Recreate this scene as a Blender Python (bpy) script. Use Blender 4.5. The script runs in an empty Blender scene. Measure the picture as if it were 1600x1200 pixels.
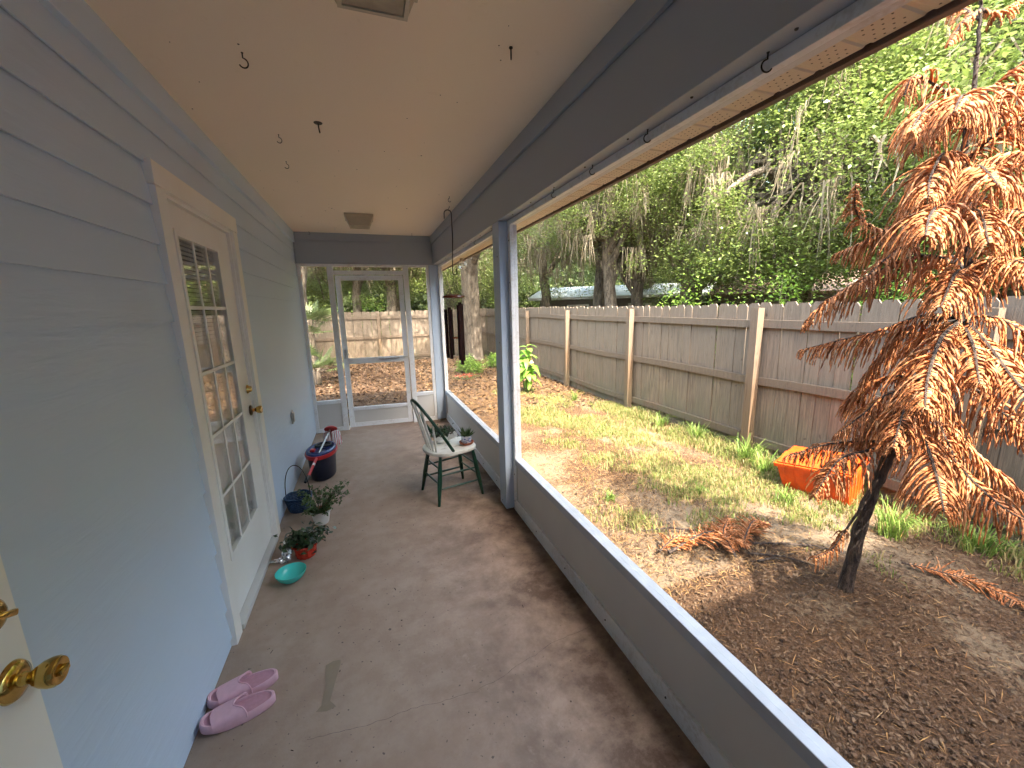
import bpy, bmesh, math, random
import numpy as np
from mathutils import Vector, Matrix, noise as mn
R = math.radians
sc = bpy.context.scene
# ------------------------------------------------------------------ camera
cd = bpy.data.cameras.new("camera"); cam = bpy.data.objects.new("camera", cd); sc.collection.objects.link(cam)
YAW, PIT, ROL = 0.3436, -0.1901, -0.0248
F_ = Vector((math.sin(YAW)*math.cos(PIT), math.cos(YAW)*math.cos(PIT), math.sin(PIT)))
R_ = Vector((math.cos(YAW), -math.sin(YAW), 0)); U_ = R_.cross(F_)
R2 = R_*math.cos(ROL)+U_*math.sin(ROL); U2 = -R_*math.sin(ROL)+U_*math.cos(ROL)
m = Matrix((R2, U2, -F_)).transposed().to_4x4(); m.translation = Vector((0.7386, 0, 1.5516))
cam.matrix_world = m
cd.sensor_width = 36; cd.lens = 623.2/1600*36; cd.clip_start = .02; cd.clip_end = 600
sc.camera = cam
# ------------------------------------------------------------------ sky, sun, exposure
SUN_EL = 52.0; SUN_DX = -0.08
w = bpy.data.worlds.new("World"); sc.world = w; w.use_nodes = True
nt = w.node_tree; bg = nt.nodes["Background"]; sky = nt.nodes.new("ShaderNodeTexSky")
sky.sky_type = 'NISHITA'; sky.sun_disc = False; sky.air_density = 1.9; sky.dust_density = 5.0; sky.sun_elevation = R(SUN_EL); sky.sun_rotation = R(176)
nt.links.new(sky.outputs[0], bg.inputs[0]); bg.inputs[1].default_value = 0.15
sl = bpy.data.lights.new("sun", 'SUN'); sl.energy = 2.2; sl.angle = R(0.55); sl.color = (1, .90, .76)
sun = bpy.data.objects.new("sun", sl); sc.collection.objects.link(sun)
sun.rotation_euler = Vector((SUN_DX, 1, -math.tan(R(SUN_EL)))).to_track_quat('-Z', 'Y').to_euler()
sun.location = (3, -10, 15)
sc.view_settings.view_transform = 'Standard'; sc.view_settings.look = 'None'
sc.view_settings.exposure = 3.5; sc.view_settings.gamma = 1
sc.render.engine = 'CYCLES'
sc.cycles.use_denoising = True
sc.cycles.max_bounces = 12; sc.cycles.diffuse_bounces = 8; sc.cycles.glossy_bounces = 3
sc.cycles.transparent_max_bounces = 16; sc.cycles.transmission_bounces = 3
sc.cycles.sample_clamp_indirect = 6; sc.cycles.caustics_reflective = False; sc.cycles.caustics_refractive = False
# ------------------------------------------------------------------ helpers
RNG = np.random.default_rng(7); random.seed(7)
def lin(c):
    return tuple((x/12.92 if x <= .04045 else ((x+.055)/1.055)**2.4) for x in [v/255 for v in c])+(1,)
class NT:
    def __init__(s, name):
        s.m = bpy.data.materials.new(name); s.m.use_nodes = True; s.t = s.m.node_tree
        s.b = s.t.nodes["Principled BSDF"]; s.out = s.t.nodes["Material Output"]
    def n(s, typ, **kw):
        x = s.t.nodes.new("ShaderNode"+typ)
        for k, v in kw.items():
            if hasattr(x, k): setattr(x, k, v)
            else: x.inputs[k.replace('_', ' ')].default_value = v
        return x
    def l(s, a, b): s.t.links.new(a, b)
    def co(s, scale=(1, 1, 1), gen='Object'):
        tc = s.n("TexCoord"); mp = s.n("Mapping"); mp.inputs["Scale"].default_value = scale
        s.l(tc.outputs[gen], mp.inputs[0]); return mp.outputs[0]
    def noise(s, co, scale, detail=4, rough=.55, dist=0):
        x = s.n("TexNoise"); x.inputs["Scale"].default_value = scale; x.inputs["Detail"].default_value = detail
        x.inputs["Roughness"].default_value = rough; x.inputs["Distortion"].default_value = dist
        s.l(co, x.inputs["Vector"]); return x.outputs["Fac"]
    def ramp(s, f, stops):
        x = s.n("ValToRGB"); e = x.color_ramp.elements
        while len(e) < len(stops): e.new(.5)
        for i, (p, c) in enumerate(stops):
            e[i].position = p; e[i].color = c if len(c) == 4 else tuple(c)+(1,)
        s.l(f, x.inputs[0]); return x.outputs[0]
    def mix(s, f, a, b, typ='MIX'):
        x = s.n("MixRGB", blend_type=typ)
        for k, v in ((0, f), (1, a), (2, b)):
            if isinstance(v, (int, float)): x.inputs[k].default_value = v
            elif isinstance(v, tuple): x.inputs[k].default_value = v if len(v) == 4 else v+(1,)
            else: s.l(v, x.inputs[k])
        return x.outputs[0]
    def bump(s, h, strength=.3, dist=.01):
        x = s.n("Bump"); x.inputs["Strength"].default_value = strength; x.inputs["Distance"].default_value = dist
        s.l(h, x.inputs["Height"]); s.l(x.outputs[0], s.b.inputs["Normal"]); return x
    def col(s, c):
        if isinstance(c, tuple): s.b.inputs["Base Color"].default_value = c if len(c) == 4 else c+(1,)
        else: s.l(c, s.b.inputs["Base Color"])
    def rough(s, v): s.b.inputs["Roughness"].default_value = v
g3 = lambda a: (a, a, a, 1)
def simple(name, c, rough=.6, var=.12, scale=8, metal=0, bump=.1, co=(1, 1, 1), spec=.5):
    t = NT(name); f = t.noise(t.co(co), scale, 5)
    c = tuple(c[:3]); lo = tuple(x*(1-var) for x in c); hi = tuple(min(1, x*(1+var)) for x in c)
    t.col(t.ramp(f, [(.3, lo), (.7, hi)])); t.rough(rough); t.b.inputs["Metallic"].default_value = metal
    t.b.inputs["Specular IOR Level"].default_value = spec
    if bump: t.bump(f, bump, .004)
    return t.m
M = {}
# painted lap siding
t = NT("siding_paint"); c = t.co((1, .12, 1)); f = t.noise(c, 38, 6, .6, .6); f2 = t.noise(t.co(), 1.3, 4)
M['siding'] = t.m; t.col(t.mix(t.ramp(f2, [(.35, g3(0)), (.7, g3(.6))]), (.57, .685, .84), (.53, .63, .77)))
t.rough(.45); t.bump(f, .4, .007)
# the darker spots of grime
t = NT("beam_paint"); f = t.noise(t.co(), 60, 3); f2 = t.noise(t.co((1, .3, 1)), 2.2, 5)
f3 = t.noise(t.co((1, .6, 1)), 45, 2, .4)
base = t.mix(f2, (.33, .37, .43), (.38, .42, .49)); t.col(t.mix(t.ramp(f3, [(.80, g3(0)), (.84, g3(.5))]), base, (.07, .06, .055)))
t.rough(.5); t.bump(f, .1, .003); M['beam'] = t.m
t = NT("post_paint"); f = t.noise(t.co((1, 1, .15)), 30, 4)
t.col(t.mix(f, (.40, .50, .64), (.46, .56, .70))); t.rough(.5); t.bump(f, .15, .003); M['post'] = t.m
t = NT("white_door_paint"); f = t.noise(t.co(), 3, 5); f2 = t.noise(t.co((1, 1, .2)), 40, 4)
t.col(t.mix(t.ramp(f, [(.4, g3(0)), (.75, g3(.5))]), (.86, .85, .82), (.76, .73, .68))); t.rough(.42); t.bump(f2, .06, .003); M['white'] = t.m
t = NT("aluminium_frame"); f = t.noise(t.co(), 9, 5); f2 = t.noise(t.co(), 70, 3)
t.col(t.mix(t.ramp(t.mix(.5, f, f2), [(.5, g3(0)), (.66, g3(.55))]), (.74, .76, .79), (.46, .43, .39))); t.rough(.4); M['alu'] = t.m
t = NT("kick_panel_metal"); f = t.noise(t.co(), 4, 5)
t.col(t.mix(f, (.52, .51, .49), (.60, .59, .57))); t.rough(.5); M['kick'] = t.m
M['sillpaint'] = simple("sill_paint", (.40, .44, .50), .45, .10, 9)
# textured ceiling board
t = NT("ceiling_paint"); f = t.noise(t.co(), 1.1, 4); f2 = t.noise(t.co(), 170, 3); f3 = t.noise(t.co(), 20, 5, .7)
a = t.mix(f, (.92, .81, .68), (.88, .77, .63)); a = t.mix(t.ramp(f3, [(.62, g3(0)), (.8, g3(.35))]), a, (.66, .54, .40))
t.col(a); t.rough(.8); t.bump(f2, .25, .003); M['ceiling'] = t.m
# concrete slab
t = NT("concrete"); c = t.co(); f = t.noise(c, 1.5, 8, .66, .1); f2 = t.noise(c, 8, 7, .7); f3 = t.noise(c, 90, 3); f4 = t.noise(c, 3.1, 8, .72, .15)
sep = t.n("SeparateXYZ"); t.l(c, sep.inputs[0])
a = t.mix(t.ramp(f, [(.35, g3(0)), (.65, g3(1))]), (.31, .22, .165), (.39, .295, .23))
a = t.mix(t.ramp(f2, [(.42, g3(0)), (.6, g3(.5))]), a, (.27, .18, .13))
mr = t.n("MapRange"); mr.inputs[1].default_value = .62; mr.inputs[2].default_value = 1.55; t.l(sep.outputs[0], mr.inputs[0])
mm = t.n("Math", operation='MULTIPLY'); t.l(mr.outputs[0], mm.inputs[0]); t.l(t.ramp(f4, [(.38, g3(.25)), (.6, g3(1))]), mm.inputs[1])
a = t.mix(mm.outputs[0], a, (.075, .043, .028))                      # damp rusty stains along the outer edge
a = t.mix(t.ramp(f4, [(.62, g3(0)), (.72, g3(.4))]), a, (.50, .40, .32))
a = t.mix(t.ramp(t.noise(c, 55, 2, .4), [(.70, g3(0)), (.74, g3(.8))]), a, (.06, .045, .04))
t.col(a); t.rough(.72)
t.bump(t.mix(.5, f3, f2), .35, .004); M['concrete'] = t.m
t = NT("concrete_stain"); f = t.noise(t.co(), 30, 4); t.col(t.mix(f, (.21, .16, .11), (.27, .21, .15))); t.rough(.6); M['stain'] = t.m
M['crack'] = simple("crack_dark", (.07, .05, .045), .9)
# ground
t = NT("sandy_soil"); c = t.co(); at = t.n("Attribute", attribute_name="litter")
f = t.noise(c, 2.3, 7, .65, .5); f2 = t.noise(c, 26, 6, .75); f3 = t.noise(c, 120, 4, .8)
sand = t.mix(f2, (.14, .10, .062), (.25, .20, .145)); duff = t.mix(t.ramp(f3, [(.4, g3(0)), (.6, g3(1))]), (.046, .027, .017), (.125, .074, .043))
ad = t.n("Math", operation='ADD'); t.l(at.outputs["Fac"], ad.inputs[0])
s1 = t.n("Math", operation='MULTIPLY_ADD'); t.l(f2, s1.inputs[0]); s1.inputs[1].default_value = 1.1; s1.inputs[2].default_value = -.55
t.l(s1.outputs[0], ad.inputs[1])
t.col(t.mix(t.ramp(ad.outputs[0], [(.38, g3(0)), (.58, g3(1))]), sand, duff)); t.rough(.95); t.b.inputs["Specular IOR Level"].default_value = .1
t.bump(t.mix(.5, f2, f3), .8, .02); M['soil'] = t.m
def leafmat(name, cols, trans=.35, rough=.5, spec=.4):
    t = NT(name); gi = t.n("NewGeometry")
    k = len(cols); rp = t.ramp(gi.outputs["Random Per Island"], [(i/max(1, k-1), tuple(c)) for i, c in enumerate(cols)])
    t.col(rp); t.rough(rough); t.b.inputs["Specular IOR Level"].default_value = spec
    tr = t.n("BsdfTranslucent"); t.l(rp, tr.inputs[0]); mx = t.n("MixShader"); mx.inputs[0].default_value = trans
    t.l(t.b.outputs[0], mx.inputs[1]); t.l(tr.outputs[0], mx.inputs[2]); t.l(mx.outputs[0], t.out.inputs[0])
    return t.m
M['oakleaf'] = leafmat("oak_leaf", [(.09, .14, .03), (.20, .27, .06), (.31, .38, .11), (.13, .20, .045), (.38, .44, .17), (.16, .24, .05)], .38, .32, .7)
M['brightleaf'] = leafmat("sapling_leaf", [(.14, .27, .04), (.28, .44, .08), (.20, .34, .06)], .4)
M['woodleaf'] = leafmat("wood_leaf", [(.06, .09, .03), (.12, .17, .05), (.17, .23, .07)], .3)
M['moss'] = leafmat("spanish_moss", [(.24, .20, .14), (.40, .35, .26), (.32, .27, .20), (.19, .15, .10)], .35, .9, .1)
M['needle'] = leafmat("dead_needles", [(.50, .18, .06), (.68, .28, .11), (.57, .215, .08), (.70, .38, .20), (.36, .12, .045), (.66, .31, .14)], .25, .7, .2)
M['straw'] = leafmat("pine_straw", [(.30, .16, .06), (.42, .26, .11), (.22, .11, .05), (.50, .36, .20)], .2, .8, .2)
M['litter'] = leafmat("leaf_litter", [(.06, .034, .021), (.13, .077, .046), (.028, .017, .011), (.20, .135, .085), (.08, .047, .029)], .15, .75, .25)
M['grass'] = leafmat("grass_blade", [(.12, .20, .035), (.21, .27, .06), (.36, .30, .13), (.40, .30, .15), (.10, .17, .03)], .4, .5, .3)
M['dkgrass'] = leafmat("tuft_blade", [(.10, .20, .03), (.20, .32, .06), (.30, .38, .10), (.07, .14, .02)], .4, .5, .3)
def bark(name, a, b, s=14):
    t = NT(name); f = t.noise(t.co((1, 1, .25)), s, 7, .7, .5); f2 = t.noise(t.co(), 3, 4)
    t.col(t.mix(t.ramp(f, [(.4, g3(0)), (.62, g3(1))]), a, b)); t.rough(.9); t.bump(f, .9, .03); return t.m
M['bark'] = bark("oak_bark", (.07, .055, .042), (.27, .22, .17))
M['pinebark'] = bark("dead_pine_bark", (.022, .015, .012), (.115, .082, .064), 55)
def fencemat(name, c1, c2, c3):
    t = NT(name); gi = t.n("NewGeometry"); f = t.noise(t.co((10, 10, .45)), 6, 7, .7, .5); f2 = t.noise(t.co((1, 1, .6)), 3, 4)
    a = t.mix(t.ramp(f, [(.38, g3(0)), (.6, g3(1))]), c1, c2)
    a = t.mix(t.ramp(gi.outputs["Random Per Island"], [(0, g3(0)), (1, g3(.7))]), a, c3)
    a = t.mix(t.ramp(gi.outputs["Random Per Island"], [(0, g3(.35)), (.3, g3(0)), (1, g3(0))]), a, (.12, .10, .085))
    sp = t.n("SeparateXYZ"); t.l(t.co(), sp.inputs[0]); mr = t.n("MapRange"); mr.inputs[1].default_value = .55; mr.inputs[2].default_value = -.15
    t.l(sp.outputs[2], mr.inputs[0]); mu = t.n("Math", operation='MULTIPLY'); t.l(mr.outputs[0], mu.inputs[0]); t.l(t.ramp(f2, [(.45, g3(0)), (.65, g3(.8))]), mu.inputs[1])
    a = t.mix(mu.outputs[0], a, (.12, .12, .075))                       # algae near the soil
    zr = t.n("MapRange"); zr.inputs[1].default_value = .55; zr.inputs[2].default_value = .85; t.l(sp.outputs[2], zr.inputs[0])
    tn = t.n("Math", operation='MULTIPLY'); t.l(zr.outputs[0], tn.inputs[0]); tn.inputs[1].default_value = .38; a = t.mix(tn.outputs[0], a, (.23, .19, .155))   # sun bleached above the middle rail
    fs = t.noise(t.co((26, 26, .8)), 5, 5, .8); a = t.mix(t.ramp(fs, [(.50, g3(0)), (.66, g3(.75))]), a, (.075, .055, .042))
    k = t.noise(t.co((1, 1, .7)), 22, 1, .3); a = t.mix(t.ramp(k, [(.73, g3(0)), (.76, g3(.85))]), a, (.09, .06, .045))
    t.col(a); t.rough(.85); t.bump(f, .5, .006); return t.m
M['picket'] = fencemat("weathered_pickets", (.11, .078, .05), (.29, .215, .145), (.175, .138, .10))
M['rail'] = fencemat("fence_rail_wood", (.085, .058, .036), (.18, .125, .08), (.14, .10, .065))
M['fpost'] = fencemat("fence_post_wood", (.11, .065, .035), (.21, .14, .08), (.16, .105, .06))
M['brass'] = simple("brass", (.62, .42, .13), .14, .15, 30, 1, 0)
M['oldbrass'] = simple("aged_bronze", (.10, .07, .05), .3, .3, 30, 1, 0)
M['dark'] = simple("dark_metal", (.018, .014, .013), .4, .2, 30, .6, 0)
M['screw'] = simple("screw_head", (.05, .045, .04), .5, .2, 30, .5, 0)
M['steel'] = simple("steel", (.5, .5, .5), .3, .2, 30, .9, 0)
M['green'] = simple("green_chair_paint", (.007, .042, .024), .28, .35, 25)
t = NT("worn_white_paint"); f = t.noise(t.co(), 14, 7, .7); t.col(t.mix(t.ramp(f, [(.58, g3(0)), (.68, g3(.7))]), (.74, .72, .66), (.32, .24, .17))); t.rough(.5); M['chairwhite'] = t.m
M['bluecloth'] = simple("bucket_blue", (.007, .011, .028), .35, .2, 20)
M['lidblue'] = simple("wringer_blue", (.02, .04, .17), .3, .2, 20)
M['black'] = simple("black_plastic", (.008, .008, .01), .5, .2, 20)
M['red'] = simple("red_plastic", (.50, .018, .02), .3, .15, 20)
M['redfoil'] = simple("red_foil", (.55, .04, .02), .25, .25, 60, .15, .9)
M['silver'] = simple("silver_foil", (.72, .72, .74), .2, .15, 40, .85, .9)
t = NT("mop_yarn"); wv = t.n("TexWave"); wv.inputs["Scale"].default_value = 16; wv.inputs["Distortion"].default_value = 2; t.l(t.co(), wv.inputs[0])
t.col(t.ramp(wv.outputs["Fac"], [(.80, (.75, .73, .75, 1)), (.9, (.55, .05, .10, 1))])); t.rough(.9); M['yarn'] = t.m
M['teal'] = simple("teal_plastic", (.07, .56, .50), .25, .06, 10)
M['pink'] = simple("pink_foam", (.70, .42, .49), .6, .05, 60, 0, .08)
M['pinkdark'] = simple("pink_insole", (.50, .26, .32), .75, .08, 60, 0, .15)
M['chime'] = simple("chime_tube", (.030, .010, .010), .25, .3, 10, .6, 0)
M['chimewood'] = simple("chime_wood", (.12, .025, .015), .25, .3, 10)
M['string'] = simple("cord", (.06, .05, .045), .8)
M['orange'] = simple("orange_plastic", (.80, .085, .008), .42, .22, 14)
M['terra'] = simple("terracotta", (.38, .13, .07), .8, .15, 20)
M['whitepot'] = simple("white_pot", (.75, .74, .72), .35, .05, 12)
t = NT("blue_printed_pot"); sp = t.n("SeparateXYZ"); t.l(t.co(), sp.inputs[0])
wv = t.n("TexNoise"); wv.inputs["Scale"].default_value = 26; wv.inputs["Detail"].default_value = 2; t.l(t.co((1, 1, 2.4)), wv.inputs[0])
t.col(t.ramp(wv.outputs["Fac"], [(.44, (.02, .06, .32, 1)), (.47, (.70, .72, .76, 1)), (.60, (.7, .72, .76, 1)), (.63, (.10, .2, .5, 1))])); t.rough(.3); M['bluepot'] = t.m
M['soilpot'] = simple("potting_soil", (.04, .025, .018), .95, .4, 60, 0, .8)
M['potleaf'] = leafmat("pot_leaf", [(.05, .10, .03), (.11, .17, .06), (.08, .13, .045)], .2)
M['darkleaf'] = leafmat("dark_pot_leaf", [(.015, .035, .012), (.04, .08, .025), (.03, .05, .02)], .15, .3, .6)
M['palmleaf'] = leafmat("palmetto_leaf", [(.09, .13, .04), (.16, .20, .08), (.06, .10, .03)], .35, .4, .5)
M['bigleaf'] = leafmat("broad_leaf", [(.20, .38, .05), (.28, .48, .09), (.15, .30, .05)], .45, .4, .4)
M['flower'] = leafmat("pale_flower", [(.65, .42, .28), (.72, .55, .40)], .4)
M['redflower'] = leafmat("red_flower", [(.6, .05, .04), (.65, .18, .10)], .4)
M['basket'] = simple("blue_wicker", (.012, .04, .10), .45, .5, 60)
M['cloth'] = simple("white_cloth", (.78, .77, .74), .8, .04, 30)
t = NT("vinyl_soffit"); f = t.noise(t.co(), 14, 5); t.col(t.mix(f, (.74, .62, .45), (.84, .72, .55))); t.rough(.5); M['soffit'] = t.m
M['fascia'] = simple("brown_fascia", (.16, .10, .08), .5, .2, 10)
M['hole'] = simple("soffit_hole", (.04, .03, .025), .9)
M['lens'] = simple("dirty_lens", (.33, .28, .20), .35, .25, 18)
M['fixture'] = simple("fixture_beige", (.50, .44, .34), .5, .08, 12)
M['room'] = simple("dark_room", (.10, .09, .08), .8)
M['blind'] = simple("blind_slat", (.88, .87, .83), .5, .05, 10)
M['roofw'] = simple("metal_roof", (.62, .65, .70), .4, .12, 4)
M['roofb'] = simple("brown_shingle", (.26, .17, .12), .9, .3, 30)
M['housewall'] = simple("far_house_wall", (.20, .19, .18), .8, .2, 5)
M['shingle'] = simple("roof_shingle", (.16, .14, .13), .9, .3, 30)
M['tarp'] = simple("green_tarp", (.02, .16, .10), .5, .2, 8)
t = NT("window_glass"); t.col((.02, .02, .02)); t.rough(.03); gl = t.n("BsdfGlossy"); gl.inputs[1].default_value = .02; gl.inputs[0].default_value = (1, 1, 1, 1)
tp = t.n("BsdfTransparent"); fr = t.n("Fresnel"); fr.inputs[0].default_value = 1.6; mx = t.n("MixShader")
mu = t.n("Math", operation='MULTIPLY'); mu.inputs[1].default_value = .6; mu.use_clamp = True; t.l(fr.outputs[0], mu.inputs[0])
t.l(mu.outputs[0], mx.inputs[0]); t.l(tp.outputs[0], mx.inputs[1]); t.l(gl.outputs[0], mx.inputs[2]); t.l(mx.outputs[0], t.out.inputs[0]); M['glass'] = t.m
def screenmat(name, fac, col):
    t = NT(name); t.col(col); t.rough(.6); tp = t.n("BsdfTransparent"); mx = t.n("MixShader"); mx.inputs[0].default_value = fac
    t.l(tp.outputs[0], mx.inputs[1]); t.l(t.b.outputs[0], mx.inputs[2]); t.l(mx.outputs[0], t.out.inputs[0]); return t.m
M['screen'] = screenmat("insect_screen", .09, (.10, .10, .10)); M['screen2'] = screenmat("hazy_screen", .20, (.25, .22, .18))  # far bay's haze is put into its colour: paler and less clear

class MB:
    def __init__(s): s.v = []; s.f = []; s.mi = []
    def add(s, vs, fs, mi=0):
        k = len(s.v); s.v.extend(tuple(v) for v in vs); s.f.extend(tuple(i+k for i in f) for f in fs); s.mi.extend([mi]*len(fs)); return s
    def box(s, x0, x1, y0, y1, z0, z1, mi=0, mat=None, bev=0):
        x0, x1 = sorted((x0, x1)); y0, y1 = sorted((y0, y1)); z0, z1 = sorted((z0, z1))
        if bev:
            bm = bmesh.new(); bmesh.ops.create_cube(bm, size=1)
            for v in bm.verts: v.co = Vector(((x0+x1)/2+v.co.x*(x1-x0), (y0+y1)/2+v.co.y*(y1-y0), (z0+z1)/2+v.co.z*(z1-z0)))
            bmesh.ops.bevel(bm, geom=bm.edges[:], offset=bev, segments=2, affect='EDGES', profile=.6)
            vs = [v.co.copy() for v in bm.verts]; bm.verts.index_update(); fs = [[v.index for v in f.verts] for f in bm.faces]; bm.free()
        else:
            vs = [Vector(p) for p in ((x0, y0, z0), (x1, y0, z0), (x1, y1, z0), (x0, y1, z0), (x0, y0, z1), (x1, y0, z1), (x1, y1, z1), (x0, y1, z1))]
            fs = [(0, 3, 2, 1), (4, 5, 6, 7), (0, 1, 5, 4), (1, 2, 6, 5), (2, 3, 7, 6), (3, 0, 4, 7)]
        if mat is not None: vs = [mat @ v for v in vs]
        return s.add(vs, fs, mi)
    def tube(s, pts, rad, n=8, mi=0, cap=True, flat=None):
        pts = [Vector(p) for p in pts]; k = len(pts)
        if not hasattr(rad, '__len__'): rad = [rad]*k
        vs = []; up = None
        for i, p in enumerate(pts):
            d = (pts[min(i+1, k-1)]-pts[max(i-1, 0)]).normalized()
            if up is None: up = d.orthogonal().normalized()
            up = (up-d*up.dot(d)); up = up.normalized() if up.length > 1e-6 else d.orthogonal().normalized()
            sd = d.cross(up)
            for j in range(n):
                a = 2*math.pi*j/n; vs.append(p+(up*math.cos(a)+sd*math.sin(a))*rad[i])
        fs = [(i*n+j, i*n+(j+1) % n, (i+1)*n+(j+1) % n, (i+1)*n+j) for i in range(k-1) for j in range(n)]
        if cap: fs += [tuple(range(n))[::-1], tuple(range((k-1)*n, k*n))]
        return s.add(vs, fs, mi)
    def lathe(s, prof, c=(0, 0, 0), n=32, mi=0, mat=None, sx=1, sy=1, close=False):
        vs = []; k = len(prof)
        for r, z in prof:
            for j in range(n):
                a = 2*math.pi*j/n; v = Vector((r*math.cos(a)*sx, r*math.sin(a)*sy, z)); vs.append((mat @ v) if mat is not None else v+Vector(c))
        fs = [(i*n+j, i*n+(j+1) % n, (i+1)*n+(j+1) % n, (i+1)*n+j) for i in range(k-1) for j in range(n)]
        if prof[0][0] > 1e-5 and not close: pass
        return s.add(vs, fs, mi)
    def prism(s, poly, a, b, axis='x', mi=0):
        f = {'x': lambda p, q: (q, p[0], p[1]), 'y': lambda p, q: (p[0], q, p[1]), 'z': lambda p, q: (p[0], p[1], q)}[axis]; n = len(poly)
        vs = [f(p, a) for p in poly]+[f(p, b) for p in poly]
        fs = [tuple(range(n))[::-1], tuple(range(n, 2*n))]+[(i, (i+1) % n, n+(i+1) % n, n+i) for i in range(n)]
        return s.add(vs, fs, mi)
    def build(s, name, mats, parent=None, smooth=False):
        me = bpy.data.meshes.new(name); me.from_pydata([tuple(v) for v in s.v], [], s.f)
        for mm_ in (mats if isinstance(mats, (list, tuple)) else [mats]): me.materials.append(mm_)
        if any(s.mi): me.polygons.foreach_set("material_index", s.mi)
        o = bpy.data.objects.new(name, me); sc.collection.objects.link(o)
        bm = bmesh.new(); bm.from_mesh(me); bmesh.ops.recalc_face_normals(bm, faces=bm.faces[:]); bm.to_mesh(me); bm.free()
        if smooth:
            me.polygons.foreach_set("use_smooth", [True]*len(me.polygons))
            try: me.set_sharp_from_angle(angle=R(42))
            except Exception: pass
        if parent: o.parent = parent
        return o
def npmesh(name, V, F, mat, parent=None, smooth=False):
    """V (n,3) and F (m,k) arrays -> one mesh object"""
    me = bpy.data.meshes.new(name); k = F.shape[1]
    me.vertices.add(len(V)); me.vertices.foreach_set("co", V.astype(np.float32).ravel())
    me.loops.add(F.size); me.loops.foreach_set("vertex_index", F.astype(np.int32).ravel())
    me.polygons.add(len(F)); me.polygons.foreach_set("loop_start", np.arange(0, F.size, k, dtype=np.int32))
    me.materials.append(mat); me.update(calc_edges=True); me.validate()
    if smooth: me.polygons.foreach_set("use_smooth", np.ones(len(F), bool))
    o = bpy.data.objects.new(name, me); sc.collection.objects.link(o)
    if parent: o.parent = parent
    return o
def tag(o, label=None, cat=None, group=None, kind=None):
    if label: o['label'] = label
    if cat: o['category'] = cat
    if group: o['group'] = group
    if kind: o['kind'] = kind
    return o
def empty(name, loc, label, cat, group=None):
    o = bpy.data.objects.new(name, None); sc.collection.objects.link(o); o.location = loc; o.empty_display_size = .1
    return tag(o, label, cat, group)
class Loc:
    """builder for parts given in world coordinates under an Empty that stands at its base"""
    pass
def world_part(o, root):
    o.parent = root; o.matrix_parent_inverse = Matrix.Translation(root.location).inverted(); return o
def leaves(C, size, asp=.5, up=.3, fold=.15, rng=RNG, dirs=None):
    """kite-shaped leaves: C (n,3) centres, size (n,) -> V,F (two triangles sharing the midrib would be 6 verts; a kite of 4 is enough)"""
    n = len(C); nrm = rng.normal(size=(n, 3)); nrm[:, 2] = np.abs(nrm[:, 2])+up*3; nrm /= np.linalg.norm(nrm, axis=1)[:, None]
    d = rng.normal(size=(n, 3)) if dirs is None else dirs+rng.normal(size=(n, 3))*.35
    d -= nrm*(d*nrm).sum(1)[:, None]; d /= np.linalg.norm(d, axis=1)[:, None]+1e-9
    s = np.cross(nrm, d); L = size[:, None]
    V = np.stack([C-d*L*.5, C+s*L*asp*.5+nrm*L*fold, C+d*L*.5, C-s*L*asp*.5+nrm*L*fold], 1).reshape(-1, 3)
    return V, np.arange(4*n).reshape(-1, 4)
# ================================================================== the porch
W, D, HC, ZH = 1.6406, 5.534, 2.489, 2.13
X1 = 1.704                                   # inner face of the aluminium frames
ZG = -.13
# slab
o = MB().box(-.0, 1.80, -2.7, 5.78, -.35, 0, bev=.008).build("floor", M['concrete']); tag(o, kind='structure')
def ribbon(pts, wd, z=.002):
    mb = MB(); pts = [Vector((a, b, z)) for a, b in pts]
    for i in range(len(pts)-1):
        d = (pts[i+1]-pts[i]).normalized(); n = Vector((-d.y, d.x, 0)); w0 = wd*random.uniform(.5, 1.2); w1 = wd*random.uniform(.5, 1.2)
        mb.add([pts[i]-n*w0, pts[i]+n*w0, pts[i+1]+n*w1, pts[i+1]-n*w1], [(0, 1, 2, 3)])
    return mb
def crackpts(a, b, n, amp):
    out = []; y = 0
    for i in range(n+1):
        t_ = i/n; y += random.uniform(-amp, amp); y *= .85; out.append((a[0]+(b[0]-a[0])*t_+y*(b[1]-a[1]), a[1]+(b[1]-a[1])*t_+y))
    return out
mb = ribbon(crackpts((.40, 1.40), (1.04, 1.36), 34, .006), .0006)
mb2 = ribbon(crackpts((1.04, 1.36), (1.66, 1.50), 26, .008), .0008); mb.add(mb2.v, mb2.f)
world_part(mb.build("crack", M['crack']), bpy.data.objects["floor"])
poly = [(-.03, .02), (-.02, -.10), (-.03, -.21), (-.055, -.235), (0, -.25), (.045, -.24), (.012, -.20), (.03, -.10), (.052, .0), (.05, .03), (.01, .035)]
mb = MB(); mb.add([(.46+a*.75, 1.70+b*.85, .002) for a, b in poly], [tuple(range(len(poly)))])
world_part(mb.build("stain", M['stain']), bpy.data.objects["floor"])
# small dirt specks and twigs on the slab
mb = MB()
for i in range(90):
    x, y = random.uniform(.1, 1.62), random.uniform(.6, 5.4); r = random.uniform(.0008, .0026); a = random.uniform(0, 6.3)
    l = r*random.choice((1, 1, 1.5, 5)); c, s_ = math.cos(a), math.sin(a)
    mb.add([(x+c*l-s_*r, y+s_*l+c*r, .003), (x-c*l-s_*r, y-s_*l+c*r, .003), (x-c*l+s_*r, y-s_*l-c*r, .002), (x+c*l+s_*r, y+s_*l-c*r, .002)], [(0, 1, 2, 3)])
o = mb.build("floor_debris", M['soilpot']); tag(o, "dark specks and bits of twig scattered over the concrete floor", "debris", kind='stuff')
# ceiling
o = MB().box(-.2, 1.66, -2.7, D+.1, HC, HC+.03).build("ceiling", M['ceiling']); tag(o, kind='structure')
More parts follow.
